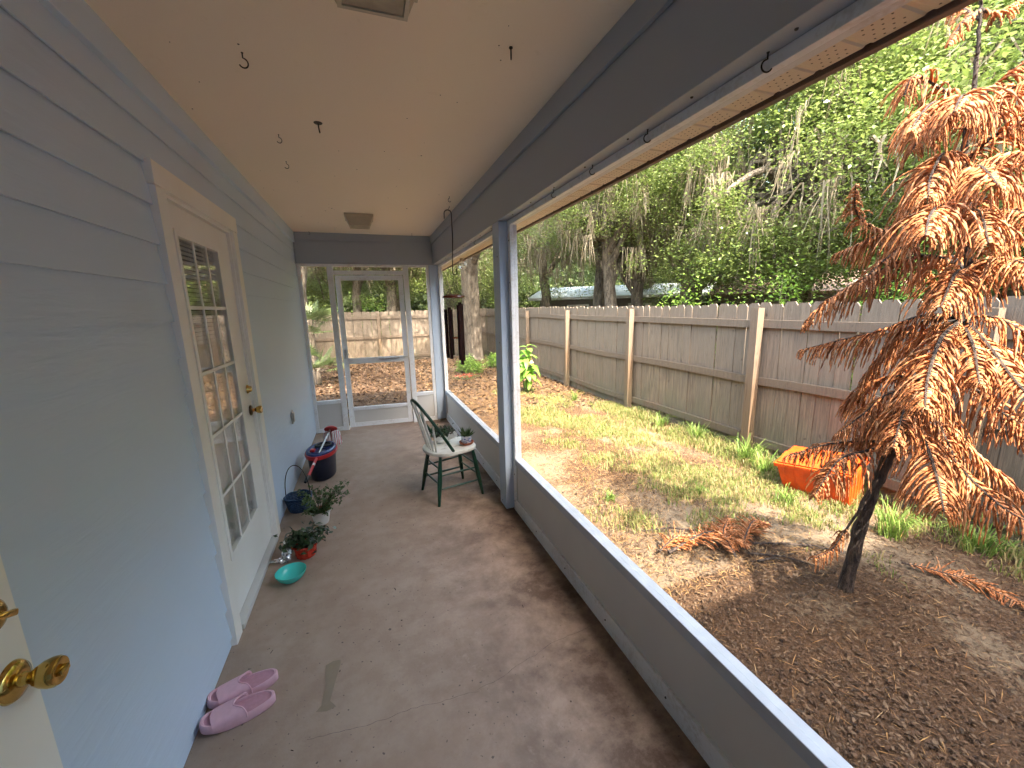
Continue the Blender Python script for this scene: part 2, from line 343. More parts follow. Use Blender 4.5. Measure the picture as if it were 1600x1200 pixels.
# ---- lap sided house wall along the left
root = empty("siding_wall", (0, 2.5, 0), "long light blue lap siding house wall along the left of the porch", "wall"); root["kind"] = "thing"
def siding(y0, y1, zlo, zhi, mb, x0=0.0):
    z = 1.971-.148*20; edges = []
    k = 0
    while True:
        b = 1.971-.148*(14-k) if k <= 14 else 1.971+.148*(k-14)
        if b > zhi: break
        t_ = b+.148
        if t_ > zlo+.004:
            lo = max(b, zlo); hi = min(t_+.012, zhi); sl_ = .0125/.148; fl = .0125-sl_*(lo-b); fh = max(-.002, .0125-sl_*(hi-b)); th = .008
            mb.add([(x0+fl, y0, lo), (x0+fl, y1, lo), (x0+fh, y1, hi), (x0+fh, y0, hi), (x0+fl-th, y0, lo), (x0+fl-th, y1, lo), (x0+fh-th, y1, hi), (x0+fh-th, y0, hi)],
                   [(0, 1, 2, 3), (7, 6, 5, 4), (4, 5, 1, 0), (4, 0, 3, 7), (5, 6, 2, 1), (7, 3, 2, 6)])
        k += 1
mb = MB(); siding(.03, 2.0, 0, 2.372, mb); siding(-2.7, -.90, 0, 2.372, mb); siding(-.90, .03, 2.05, 2.372, mb); siding(3.05, D+.12, 0, 2.372, mb); siding(2.0, 3.05, 2.13, 2.372, mb)
world_part(mb.build("siding", M['siding']), root)
world_part(MB().box(-.02, .028, -2.7, D, 2.372, HC, bev=.003).build("frieze_board", M['siding']), root)
world_part(MB().box(-.16, -.02, .03, 2.05, -.3, 2.6).box(-.16, -.02, -2.7, -.9, -.3, 2.6).box(-.16, -.02, -.9, .03, 2.06, 2.6).box(-.16, -.02, -.9, .03, -.3, 0).box(-.16, -.02, 3.0, D+.15, -.3, 2.6).box(-.16, -.02, 2.05, 3.0, 2.09, 2.6).box(-.16, -.02, 2.05, 3.0, -.3, .0).build("wall_core", M['room']), root)
# ---- french door
root = empty("french_door", (0, 2.52, 0), "white fifteen pane door in a white casing with blinds behind its glass", "door")
wp = lambda mb, n, m_, sm=False: world_part(mb.build(n, m_, smooth=sm), root)
mb = MB()
mb.box(-.02, .030, 1.998, 2.083, 0, 2.045, bev=.003).box(-.02, .030, 2.967, 3.052, 0, 2.045, bev=.003).box(-.02, .032, 1.990, 3.060, 2.047, 2.135, bev=.003)
wp(mb, "casing", M['white'])
mb = MB().box(-.14, .012, 2.083, 2.098, 0, 2.045).box(-.14, .012, 2.952, 2.967, 0, 2.045).box(-.14, .012, 2.099, 2.951, 2.030, 2.045)
mb.box(-.060, -.048, 2.099, 2.115, .03, 2.029).box(-.060, -.048, 2.935, 2.951, .03, 2.029)
wp(mb, "jamb", M['white'])
LY0, LY1, LZ0, LZ1 = 2.185, 2.745, .33, 1.92      # glazed area (outside of its moulding)
mb = MB(); xo, xi = -.045, -.004
mb.box(xo, xi, 2.101, LY0, .035, 2.026).box(xo, xi, LY1, 2.949, .035, 2.026).box(xo, xi, LY0, LY1, .035, LZ0).box(xo, xi, LY0, LY1, LZ1, 2.026)
wp(mb, "door_leaf", M['white'])
mb = MB(); e = .028; a = .003
mb.box(xo, a, LY0, LY0+e, LZ0, LZ1, bev=.003).box(xo, a, LY1-e, LY1, LZ0, LZ1, bev=.003).box(xo, a, LY0+e, LY1-e, LZ0, LZ0+e, bev=.003).box(xo, a, LY0+e, LY1-e, LZ1-e, LZ1, bev=.003)
gy0, gy1, gz0, gz1 = LY0+e, LY1-e, LZ0+e, LZ1-e
for i in (1, 2): y = gy0+(gy1-gy0)*i/3; mb.box(-.0058, .0005, y-.0085, y+.0085, gz0, gz1, bev=.0015)
for i in range(1, 5):
    z = gz0+(gz1-gz0)*i/5
    for j in range(3): mb.box(-.0058, .0, gy0+(gy1-gy0)*j/3+(.009 if j else 0), gy0+(gy1-gy0)*(j+1)/3-(.009 if j < 2 else 0), z-.0085, z+.0085, bev=.002)
wp(mb, "glazing_bars", M['white'])
mb = MB().box(-.010, -.006, gy0-.01, gy1+.01, gz0-.01, gz1+.01); wp(mb, "glass", M['glass'])
mb = MB()
z = gz0
while z < gz1:
    mb.add([(-.028, gy0-.03, z), (-.028, gy1+.03, z), (-.038, gy1+.03, z+.018), (-.038, gy0-.03, z+.018), (-.0288, gy0-.03, z), (-.0288, gy1+.03, z), (-.0388, gy1+.03, z+.018), (-.0388, gy0-.03, z+.018)], [(0, 1, 2, 3), (7, 6, 5, 4)]); z += .021
wp(mb, "blind", M['blind'])
mb = MB().box(-.13, .035, 2.099, 2.951, 0, .028, bev=.004); wp(mb, "threshold", M['kick'])
def knob(root, x, y, z, s=1.0, world=True):
    rot = Matrix.Translation((x, y, z)) @ Matrix.Rotation(R(90), 4, 'Y') @ Matrix.Scale(s, 4)
    ro = MB().lathe([(0, .010), (.012, .012), (.020, .011), (.030, .007), (.033, .003), (.034, 0), (0, 0)], mat=rot, n=40)
    kn = MB().lathe([(0, .008), (.0125, .009), (.011, .016), (.0095, .022), (.011, .026), (.016, .031), (.0215, .040), (.0245, .050), (.0245, .057), (.022, .062), (.017, .0635), (.012, .062), (0, .062)], mat=rot, n=40)
    return ro, kn, rot
ro, kn, _ = knob(root, .0, 2.888, .948); wp(ro, "knob_rosette", M['oldbrass'], True); wp(kn, "door_knob", M['brass'], True)
rot = Matrix.Translation((0, 2.888, 1.085)) @ Matrix.Rotation(R(90), 4, 'Y')
wp(MB().lathe([(0, .024), (.012, .024), (.017, .022), (.020, .012), (.027, .003), (.028, 0)], mat=rot, n=36), "deadbolt", M['brass'], True)
# dim room behind the glass
o = MB().box(-1.6, -1.5, 1.2, 3.8, 0, 2.5).box(-1.5, -.16, 1.1, 1.2, 0, 2.5).box(-1.5, -.16, 3.8, 3.9, 0, 2.5).box(-1.6, -.16, 1.1, 3.9, -.1, 0).box(-1.6, -.16, 1.1, 3.9, 2.5, 2.6).build("room_interior", M['room'])
world_part(o, root)
# ---- open entry door leaf swung against the wall, next to the camera
root = empty("entry_door", (.09, .03, 0), "white entry door standing open at the lower left with brass knob and bolt", "door")
mb = MB(); xa, xb = .066, .110
mb.box(xa, xb, .030, .15, .01, 2.03).box(xa, xb, .745, .889, .01, 2.03).box(xa, xb, .15, .745, .01, .28).box(xa, xb, .15, .745, 1.92, 2.03)
wp(mb, "door_leaf", M['white'])
mb = MB()
for (a0, a1, b0, b1) in ((.15, .175, .28, 1.92), (.720, .745, .28, 1.92), (.175, .72, .28, .305), (.175, .72, 1.895, 1.92)): mb.box(xa, xb+.010, a0, a1, b0, b1, bev=.004)
wp(mb, "lite_frame", M['white'])
wp(MB().box(.084, .088, .17, .73, .30, 1.90), "glass", M['glass'])
ro, kn, rot = knob(root, .110, .846, .936, 1.02); wp(ro, "knob_rosette", M['brass'], True)
wp(kn, "door_knob", M['brass'], True)
wp(MB().box(-.0045, .0045, -.010, .010, .060, .070, mat=rot, bev=.002), "turn_button", M['brass'], True)
rot = Matrix.Translation((.110, .838, 1.068)) @ Matrix.Rotation(R(90), 4, 'Y')
wp(MB().lathe([(0, .012), (.014, .013), (.022, .011), (.029, .005), (.030, 0)], mat=rot, n=40), "bolt_rosette", M['brass'], True)
wp(MB().box(-.006, .006, -.018, .024, .013, .024, mat=rot @ Matrix.Rotation(R(-25), 4, 'Z'), bev=.004), "thumb_turn", M['brass'], True)
# ---- the house behind the photographer: end wall of the porch, two storey wing, room behind the open door
root = empty("rear_house_wall", (3, -2.8, 0), "two storey blue house wing closing the rear end of the porch", "wall"); root["kind"] = "thing"
wp(MB().box(-.16, 9.5, -2.84, -2.70, -.3, 5.10), "wing_siding", M['siding'])
wp(MB().box(-1.6, -1.5, -2.2, .9, 0, 2.5).box(-1.5, -.16, -2.3, -2.2, 0, 2.5).box(-1.5, -.16, .9, 1.0, 0, 2.5).box(-1.6, -.16, -2.3, 1.0, -.1, 0).box(-1.6, -.16, -2.3, 1.0, 2.5, 2.6), "room_interior", M['room'])
wp(MB().prism([(-2.62, 5.02), (-2.62, 5.14), (-6.2, 6.4), (-10, 5.14), (-10, 5.02)], -4.0, 9.9, 'x'), "wing_roof", M['shingle'])
# ---- roof above the porch (keeps the sky off the ceiling)
root = empty("roof_eave", (1.0, 2.8, 2.5), "vented beige vinyl soffit under the roof edge along the open side", "roof"); root["kind"] = "thing"
wp(MB().prism([(1.93, 2.26), (1.93, 2.38), (1.75, 2.62), (-4.5, 4.4), (-11, 2.42), (-11, 2.53), (-4.5, 2.53), (1.70, 2.53), (1.90, 2.26)], -2.69, 6.35, 'y'), "shingle_roof", M['shingle'])
mb = MB(); mh = MB(); y = -2.6
while y < 6.3:                                   # lapped vented panels: flat strip, step, groove
    mb.prism([(y, 2.126), (y+.090, 2.126), (y+.096, 2.1295), (y+.106, 2.1295), (y+.1105, 2.126), (y+.1105, 2.139), (y, 2.139)], 1.757, 1.886, 'x')
    if y > -.2 and y < 5.6:
        for i in range(6):
            for j in range(4): mh.lathe([(0, 0), (.0027, 0)], c=(1.772+i*.020, y+.016+j*.018+(.009 if i % 2 else 0), 2.1258), n=6)
    y += .1105
so = wp(mb, "soffit_panel", M['soffit']); ho = mh.build("vent_holes", M['hole']); ho.parent = so
wp(MB().box(1.894, 1.917, -2.69, 6.35, 2.116, 2.262, bev=.002).box(1.886, 1.8935, -2.69, 6.35, 2.134, 2.262), "fascia", M['fascia'])
# ---- painted beam along the open side, with its trim
root = empty("side_beam", (1.7, 2.8, ZH), "grey blue painted beam along the top of the open right side", "beam"); root["kind"] = "thing"
wp(MB().box(W, 1.752, -2.69, D+.14, ZH, 2.53, bev=.003), "beam_board", M['beam'])
wp(MB().box(W-.018, W-.0005, -2.69, D-.002, 2.392, HC-.0005, bev=.003), "trim_board", M['beam'])
root = empty("end_beam", (.8, D, ZH), "grey blue header beam across the far end of the porch", "beam"); root["kind"] = "thing"
wp(MB().box(.012, W-.001, D, D+.12, ZH, HC+.02, bev=.003), "beam_board", M['beam'])
wp(MB().box(.03, W-.019, D-.014, D-.0005, 2.40, HC-.0005, bev=.003), "trim_board", M['beam'])
# ---- posts
root = empty("porch_post", (W, 2.79, 0), "blue painted wooden post between the near and far screened bays", "post"); root["kind"] = "thing"
wp(MB().box(W, 1.760, 2.717, 2.863, .012, ZH-.001, bev=.004), "post_shaft", M['post'])
for z in (.05, 1.3, 1.9): wp(MB().lathe([(0, -.003), (.004, -.001), (.004, .002)], mat=Matrix.Translation((W-.001, 2.79+.03*math.sin(z*9), z)) @ Matrix.Rotation(R(90), 4, 'Y'), n=8), "nail", M['screw'])
root = empty("porch_post", (1.6, 5.6, 0), "blue painted corner post where the two screened sides meet", "post"); root["kind"] = "thing"
wp(MB().box(1.585, 1.760, D, D+.14, .012, ZH-.001, bev=.004), "post_shaft", M['post'])
# ---- screened bays of the long side
SCREW = []
def screw_mesh():
    if not SCREW: SCREW.append(MB().lathe([(0, .004), (.0036, .003), (.0046, 0)], n=8).build("screw", M['screw'])); return SCREW[0]
    o = SCREW[0].copy(); sc.collection.objects.link(o); return o
def bay(y0, y1, label, scr):
    root = empty("screen_bay", ((X1+1.755)/2, (y0+y1)/2, 0), label, "screen bay")
    P_ = lambda mb, n, m_: world_part(mb.build(n, m_), root)
    xo = 1.755
    mb = MB().box(X1, xo, y1-.050, y1-.001, .002, ZH-.001, bev=.002).box(X1, xo, y0+.001, y0+.050, .002, ZH-.001, bev=.002)
    mb.box(X1, xo, y0+.051, y1-.051, 2.098, ZH-.001, bev=.002)
    P_(mb, "screen_frame", M['alu'])
    P_(MB().box(X1-.002, xo+.006, y0+.051, y1-.051, .383, .431, bev=.003), "sill", M['sillpaint'])
    P_(MB().box(X1, xo, y0+.051, y1-.051, .002, .100, bev=.002), "base_rail", M['alu'])
    P_(MB().box(X1+.012, xo-.012, y0+.051, y1-.051, .1005, .3825).box(X1+.004, X1+.012, y0+.052, y0+.060, .101, .382).box(X1+.004, X1+.012, y1-.062, y1-.054, .101, .382), "kick_panel", M['kick'])
    P_(MB().box(1.728, 1.7285, y0+.05, y1-.05, .43, 2.10), "screen", scr)
    y00 = max(y0, .3)
    for p_, nx in [((X1, y1-.025, z), (-1, 0, 0)) for z in (.08, .30, .55, .95, 1.35, 1.72, 2.0)]+[((X1, yy, .052), (-1, 0, 0)) for yy in np.arange(y00+.3, y1-.1, .42)]+[((1.672, yy, ZH), (0, 0, -1)) for yy in np.arange(y00+.12, y1-.1, .3)]:
        sm_ = screw_mesh(); sm_.location = Vector(p_)-root.location; sm_.rotation_euler = Vector(nx).to_track_quat('Z', 'Y').to_euler(); sm_.parent = root
bay(-2.68, 2.717, "near screened bay at right with a long grey kick panel", M['screen'])
bay(2.863, D-.001, "far screened bay behind the chair between the two posts", M['screen2'])
# ---- screened end wall with the door
root = empty("screened_end_wall", (.8, D+.03, 0), "white framed screen wall closing the far end around the screen door", "screen wall")
ya, yb = D+.010, D+.055
mb = MB().box(.013, .052, ya, yb, .002, ZH-.001, bev=.002).box(1.548, 1.584, ya, yb, .002, ZH-.001, bev=.002).box(.053, 1.547, ya, yb, 2.098, ZH-.001, bev=.002)
wp(mb, "outer_frame", M['alu'])
wp(MB().box(.342, .408, ya-.003, yb, .002, 2.097, bev=.002).box(1.252, 1.318, ya-.003, yb, .002, 2.097, bev=.002), "mullion", M['alu'])
wp(MB().box(.409, 1.251, ya, yb, 2.005, 2.052, bev=.002), "transom", M['alu'])
for (x0, x1) in ((.053, .341), (1.319, 1.547)):
    wp(MB().box(x0, x1, ya, yb, .375, .42, bev=.002).box(x0, x1, ya, yb, .002, .055, bev=.002), "kick_rail", M['alu'])
    wp(MB().box(x0, x1, ya+.012, yb-.012, .0555, .3745), "kick_panel", M['kick'])
wp(MB().box(.05, .345, D+.03, D+.0305, .42, 2.10).box(1.315, 1.55, D+.03, D+.0305, .42, 2.10).box(.405, 1.255, D+.03, D+.0305, 2.05, 2.10), "screen", M['screen'])
root = bpy.data.objects.new("screen_door", None); sc.collection.objects.link(root); root.location = (1.245, D+.045, .012); root.rotation_euler = (0, 0, R(-4.5))
tag(root, "white framed screen door slightly ajar at the far end", "door")
def dp(mb, n, m_, sm=False): return mb.build(n, m_, root, sm)
w_ = -.826
mb = MB().box(-.062, 0, -.014, .014, 0, 1.985, bev=.002).box(w_, w_+.062, -.014, .014, 0, 1.985, bev=.002).box(w_+.063, -.063, -.014, .014, 1.925, 1.985, bev=.002)
dp(mb, "door_frame", M['alu'])
dp(MB().box(w_+.063, -.063, -.014, .014, .855, .930, bev=.002), "mid_rail", M['alu'])
dp(MB().box(w_+.063, -.063, -.014, .014, .225, .270, bev=.002).box(w_+.063, -.063, -.014, .014, 0, .055, bev=.002), "bottom_rail", M['alu'])
dp(MB().box(w_+.063, -.063, -.004, .004, .0555, .2245), "kick_panel", M['kick'])
dp(MB().box(w_+.06, -.06, .005, .0055, .26, .86).box(w_+.06, -.06, .005, .0055, .925, 1.93), "screen", M['screen'])
dp(MB().tube([(-.36, -.032, .905), (-.12, -.032, .912)], .012, 12).tube([(-.12, -.032, .912), (.01, -.045, .915)], .005, 8).box(-.38, -.35, -.034, -.014, .895, .915), "door_closer", M['steel'], True)
dp(MB().box(w_+.015, w_+.045, -.030, -.014, .93, 1.05, bev=.004).tube([(w_+.03, -.030, 1.0), (w_+.03, -.055, 1.0), (w_+.085, -.055, .99)], .006, 8), "latch_handle", M['steel'], True)
# ---- ceiling light fixtures
def ceil_light(x, y, label):
    r = empty("ceiling_light", (x, y, HC), label, "ceiling light", "square ceiling lights of the porch")
    s_ = .135
    MB().box(-s_, s_, -s_, s_, -.028, -.0005, bev=.004).build("mounting_plate", M['fixture'], r)
    a, b, h = .125, .095, -.10
    vs = [(-a, -a, -.0285), (a, -a, -.0285), (a, a, -.0285), (-a, a, -.0285), (-b, -b, h), (b, -b, h), (b, b, h), (-b, b, h)]
    MB().add(vs, [(0, 1, 5, 4), (1, 2, 6, 5), (2, 3, 7, 6), (3, 0, 4, 7), (0, 3, 2, 1)]).build("lamp_shade", M['fixture'], r)
    c = .083; MB().box(-b, b, -b, -c, h-.006, h-.0002).box(-b, b, c, b, h-.006, h-.0002).box(-b, -c, -c+.0002, c-.0002, h-.006, h-.0002).box(c, b, -c+.0002, c-.0002, h-.006, h-.0002).build("lens_frame", M['fixture'], r)
    MB().box(-c+.001, c-.001, -c+.001, c-.001, h-.002, h-.0004).build("lens", M['lens'], r)
ceil_light(.835, 1.275, "square ceiling light with a dirty brown lens at the top edge of the view")
ceil_light(.765, 4.52, "small boxy beige ceiling light nearest the far end")
# ---- screw hooks
def hook(loc, rz, s, label, kind='c', mat=None, rx=0):
    o = None; mb = MB()
    if kind == 'c':
        pts = [(0, 0, 0), (0, 0, -.014)]+[(-.012*math.sin(a)*1.0, 0, -.014-.013+.013*math.cos(a)) for a in [R(20*i) for i in range(1, 13)]]
        mb.tube([Vector(p_)*s for p_ in pts], [.0019*s]*len(pts), 8); mb.lathe([(0, -.001), (.0035*s, -.001), (.0035*s, 0)], n=10)
    elif kind == 'eye':
        pts = [(0, 0, 0), (0, 0, -.012)]+[(-.007*math.sin(a), 0, -.012-.010+.010*math.cos(a)) for a in [R(25*i) for i in range(1, 14)]]
        mb.tube([Vector(p_)*s for p_ in pts], .0022*s, 8); mb.lathe([(0, -.003), (.006*s, -.003), (.006*s, 0)], n=12)
    else:
        mb.lathe([(0, -.004), (.017*s, -.003), (.019*s, 0)], n=20); mb.tube([(0, 0, 0), (0.001, 0, -.02*s), (.004, .0, -.042*s)], .0032*s, 8)
    o = mb.build("ceiling_hook", mat or M['dark'], smooth=True); o.location = loc; o.rotation_euler = (rx, 0, rz)
    return tag(o, label, "hook", "hooks screwed into ceiling and beams")
hook((.399, 1.889, HC), R(190), 1.25, "dark ceiling hook over the near corner of the fifteen pane door")
hook((.599, 2.419, HC), R(0), 1.1, "black ceiling hanger with a round flange and straight stem", 'pin')
hook((1.327, 1.566, HC), R(70), 1.2, "dark closed eye hook on the ceiling beside the blue beam", 'eye')
hook((.387, 2.624, HC), R(190), 1.05, "small dark ceiling hook left of the round flanged hanger")
hook((.354, 3.048, HC), R(190), 1.05, "second small ceiling hook further back, left of the flanged hanger")
hook((1.498, 3.588, HC), R(20), 1.1, "ceiling hook just in front of the wind chime hanger")
hook((1.561, 3.909, HC), R(20), 1.0, "ceiling hook carrying the wind chime hanger")
hook((.07, 5.60, HC), R(150), .9, "tiny hook in the far left corner of the ceiling")
hook((.20, 5.47, HC), R(150), .9, "tiny ceiling hook second from the far left corner")
hook((.501, 5.157, HC), R(90), .8, "pale tiny hook between the far light and the far left corner", mat=M['steel'])
hook((1.374, 5.35, HC), R(80), .8, "tiny ceiling hook near the far right corner")
hook((1.690, .80, ZH), R(-25), 1.05, "largest black hook under the side beam near the top right")
hook((1.690, 1.235, ZH), R(-25), 1.0, "second black hook under the side beam")
hook((1.690, 1.589, ZH), R(-25), .95, "third black hook under the side beam")
hook((1.690, 1.96, ZH), R(-25), .95, "fourth black hook under the side beam")
hook((1.690, 3.514, ZH), R(-25), .9, "small hook under the beam over the far screened bay")
mb = MB()
for i in range(60):
    x, y = random.uniform(.06, 1.58), random.uniform(1.2, 5.4); r0 = random.uniform(.0012, .0035)*(2 if i % 13 == 0 else 1)
    mb.lathe([(0, -.0015), (r0, -.001), (r0*1.1, 0)], c=(x, y, HC), n=6)
o = mb.build("ceiling_specks", M['soilpot']); tag(o, "tiny dark specks and insect spots dotted over the ceiling", "specks", kind='stuff')
# ---- outlet cover
root = empty("outlet_cover", (.010, 4.11, .59), "small grey weather outlet cover on the blue siding", "outlet")
MB().box(0, .010, -.038, .038, -.060, .060, bev=.006).build("cover_plate", M['steel'], root)
MB().box(.0102, .022, -.024, .024, -.045, .045, bev=.008).build("flip_lid", M['kick'], root)
# ---- round bulb outside, below the soffit
root = empty("outdoor_bulb", (1.86, 4.76, 2.055), "round clear glass bulb hanging under the roof edge outside the far bay", "lamp")
t = NT("clear_bulb"); t.col((.9, .9, .88)); t.rough(.05); t.b.inputs["Transmission Weight"].default_value = .6; t.b.inputs["Alpha"].default_value = .55
MB().lathe([(.0001, -.055), (.02, -.052), (.04, -.038), (.053, -.012), (.053, .012), (.04, .036), (.022, .050)], n=28).build("globe", t.m, root, True)
MB().lathe([(.024, .048), (.026, .06), (.026, .082), (.03, .084)], n=20).build("lamp_holder", M['fixture'], root, True)
# ================================================================== things on the porch
# ---- windsor chair, facing +x
ch = empty("windsor_chair", (1.305, 3.205, 0), "green spindle back chair with a worn white seat standing at the right of the porch", "chair")
ch.rotation_euler = (0, 0, R(13))
def cp(mb, n, m_, sm=True, par=None): return mb.build(n, m_, par or ch, sm)
SZ = .425
out = []
for i in range(48):
    a = 2*math.pi*i/48; c, s_ = math.cos(a), math.sin(a)
    x = .215*math.copysign(abs(c)**.75, c); y = .205*math.copysign(abs(s_)**.72, s_)
    if x < 0: y *= 1-.22*(x/-.215)**2
    y += 0; x -= .018*math.exp(-(y/.07)**2) if x > .1 else 0; y -= math.copysign(.014*math.exp(-((x-.02)/.07)**2), y)
    out.append((x, y))
mb = MB(); rings = []
for k, (sc_, z) in enumerate(((.90, SZ-.034), (.985, SZ-.024), (1.0, SZ-.010), (.985, SZ-.001), (.92, SZ+.002), (.60, SZ-.010), (.25, SZ-.013))):
    rings.append([(x*sc_, y*sc_, z+(.004*max(0, x)/.2 if k > 3 else 0)) for x, y in out])
n = 48; vs = [v for r_ in rings for v in r_]; fs = [(i*n+j, i*n+(j+1) % n, (i+1)*n+(j+1) % n, (i+1)*n+j) for i in range(len(rings)-1) for j in range(n)]
fs += [tuple(range(n))[::-1], tuple(range((len(rings)-1)*n, len(rings)*n))]
cp(mb.add(vs, fs), "seat", M['chairwhite'])
LT = {'bn': ((-.13, -.125, SZ-.03), (-.19, -.185, 0)), 'bf': ((-.13, .125, SZ-.03), (-.19, .185, 0)), 'fn': ((.15, -.14, SZ-.03), (.205, -.19, 0)), 'ff': ((.15, .14, SZ-.03), (.205, .19, 0))}
LP = {}
for k, (a, b) in LT.items():
    a, b = Vector(a), Vector(b); LP[k] = lambda z, a=a, b=b: a+(b-a)*((a.z-z)/a.z)
    pts = [a.lerp(b, t_) for t_ in (0, .1, .3, .55, .62, .7, .85, 1)]
    cp(MB().tube(pts, [.012, .0145, .0175, .0195, .0185, .0175, .0145, .0115], 14), "leg", M['green'])
def str_(a, b, za, zb, r=.0085):
    A, B = LP[a](za), LP[b](zb); cp(MB().tube([A, A.lerp(B, .3), A.lerp(B, .5), A.lerp(B, .7), B], [r*.75, r, r*1.15, r, r*.75], 10), "stretcher", M['green'])
str_('bn', 'fn', .13, .13); str_('bf', 'ff', .13, .13); str_('bn', 'fn', .235, .24, .008); str_('bf', 'ff', .235, .24, .008)
str_('bn', 'bf', .17, .17); str_('fn', 'ff', .18, .18); str_('bn', 'bf', .29, .29, .008); str_('fn', 'ff', .27, .27, .008)
def hoop(a):      # a 0..pi
    h = math.sin(a)**.72 if 0 < a < math.pi else 0; y = -.175*math.cos(a)*(1-.02*h)
    return Vector((-.035-.245*h, y, SZ+.002+.425*h))
hp = [hoop(math.pi*i/36) for i in range(37)]
cp(MB().tube(hp, .0125, 12), "back_bow", M['green'])
for i in range(6):
    f = (i-2.5)/2.5; base = Vector((-.165+.012*f*f, .105*f, SZ-.004)); a = math.pi/2+f*.80
    tp = hoop(math.acos(max(-1, min(1, -.150*f/.175)))); tp.z -= .004
    cp(MB().tube([base, base.lerp(tp, .35), tp], [.0085, .0100, .0068], 10), "spindle", M['chairwhite'])
# ---- plants on the chair
def blob_pot(root, prof, m_, name="pot", n=36, wob=0):
    return MB().lathe(prof, n=n).build(name, m_, root, True)
r = empty("potted_succulent", (1.452, 3.175, SZ+.003), "spiky succulent in a blue and white patterned pot on a terracotta saucer on the chair", "potted plant")
blob_pot(r, [(0, 0), (.052, 0), (.058, .006), (.062, .018), (.056, .018), (.050, .008), (0, .008)], M['terra'], "saucer")
blob_pot(r, [(.0001, .009), (.036, .009), (.042, .02), (.046, .072), (.043, .072), (.040, .062)], M['bluepot'])
blob_pot(r, [(.0001, .060), (.041, .060)], M['soilpot'], "soil")
rg = np.random.default_rng(3)
mb = MB()
for i in range(46):
    a = rg.uniform(0, 6.28); t_ = rg.uniform(.15, 1); L = rg.uniform(.05, .085); d = Vector((math.cos(a)*t_, math.sin(a)*t_, 1.05-t_*.75)).normalized()
    p0 = Vector((math.cos(a)*.012, math.sin(a)*.012, .062)); p1 = p0+d*L*.5; p2 = p0+d*L+Vector((0, 0, L*.12))
    mb.tube([p0, p1, p2], [.006, .0065, .0006], 6)
mb.build("foliage", M['potleaf'], r, True)
r = empty("potted_plant", (1.265, 3.315, SZ+.003), "low dark bushy plant in a white pot with crumpled white wrap on the chair", "potted plant")
vs = []; n = 40
prof = [(.0001, .002), (.048, .002), (.060, .02), (.068, .048), (.080, .064), (.076, .066), (.062, .05)]
for k, (rr, z) in enumerate(prof):
    for j in range(n):
        a = 2*math.pi*j/n; wv_ = 1+(.10*math.sin(5*a+1)+.06*math.sin(9*a))*(k/6); vs.append((rr*wv_*math.cos(a), rr*wv_*math.sin(a), z+(.014*math.sin(4*a+2) if k > 3 else 0)))
fs = [(i*n+j, i*n+(j+1) % n, (i+1)*n+(j+1) % n, (i+1)*n+j) for i in range(len(prof)-1) for j in range(n)]
MB().add(vs, fs).build("pot", M['whitepot'], r, True); blob_pot(r, [(.0001, .05), (.064, .05)], M['soilpot'], "soil")
mb = MB(); vs = []; n_ = 10        # crumpled white wrap leaning out toward the seat front
for i in range(n_):
    for j in range(n_):
        u, v = i/(n_-1), j/(n_-1); vs.append((.055+.075*u, -.055+.06*v-.03*u, .012+.062*math.sin(u*2.2)*(.6+.4*v)+.012*math.sin(9*u+7*v)))
MB().add(vs, [(i*n_+j, (i+1)*n_+j, (i+1)*n_+j+1, i*n_+j+1) for i in range(n_-1) for j in range(n_-1)]).build("wrap", M['cloth'], r, True)
C_ = rg.normal(size=(420, 3))*np.array([.045, .045, .020])+np.array([0, 0, .085]); V, F = leaves(C_, rg.uniform(.016, .030, 420), .65, .1, rng=rg); npmesh("foliage", V, F, M['darkleaf'], r)
# ---- mop bucket
b = empty("mop_bucket", (.232, 4.05, 0), "oval dark blue mop bucket with red rim and blue wringer lid by the wall", "bucket"); b.rotation_euler = (0, 0, R(-8))
bp = lambda mb, n, m_, sm=True: mb.build(n, m_, b, sm)
bp(MB().lathe([(.0001, .003), (.80, .003), (.84, .012), (.90, .12), (.97, .238), (.94, .238)], n=48, mat=Matrix.Diagonal((.125, .205, 1, 1))), "bucket_body", M['bluecloth'])
bp(MB().lathe([(.975, .226), (1.07, .228), (1.10, .246), (1.07, .262), (1.0, .262), (.96, .25)], n=48, mat=Matrix.Diagonal((.125, .205, 1, 1))), "rim", M['red'])
bp(MB().lathe([(1.02, .262), (1.0, .276), (.88, .282), (.80, .270), (.78, .268), (.0001, .266)], n=48, mat=Matrix.Diagonal((.125, .205, 1, 1))), "wringer_lid", M['lidblue'])
bp(MB().lathe([(.078, .2815), (.072, .285), (.062, .282), (.056, .272), (.0001, .268)], c=(0, .085, 0), n=36), "wringer_basket", M['black'])
bp(MB().lathe([(.060, .270), (.066, .278), (.072, .270)], c=(.004, -.085, 0), n=30), "pour_rim", M['lidblue'])
bp(MB().box(-.075, -.035, -.10, -.045, .268, .295, bev=.008), "red_pedal", M['red'])
hd = [Vector((.134*math.cos(a), .0, .25))+Vector((0, -.205*math.sin(a)*1.02, -.02*math.sin(a))) for a in [math.pi*i/20 for i in range(21)]]
bp(MB().tube(hd, .004, 8), "bail_handle", M['steel'])
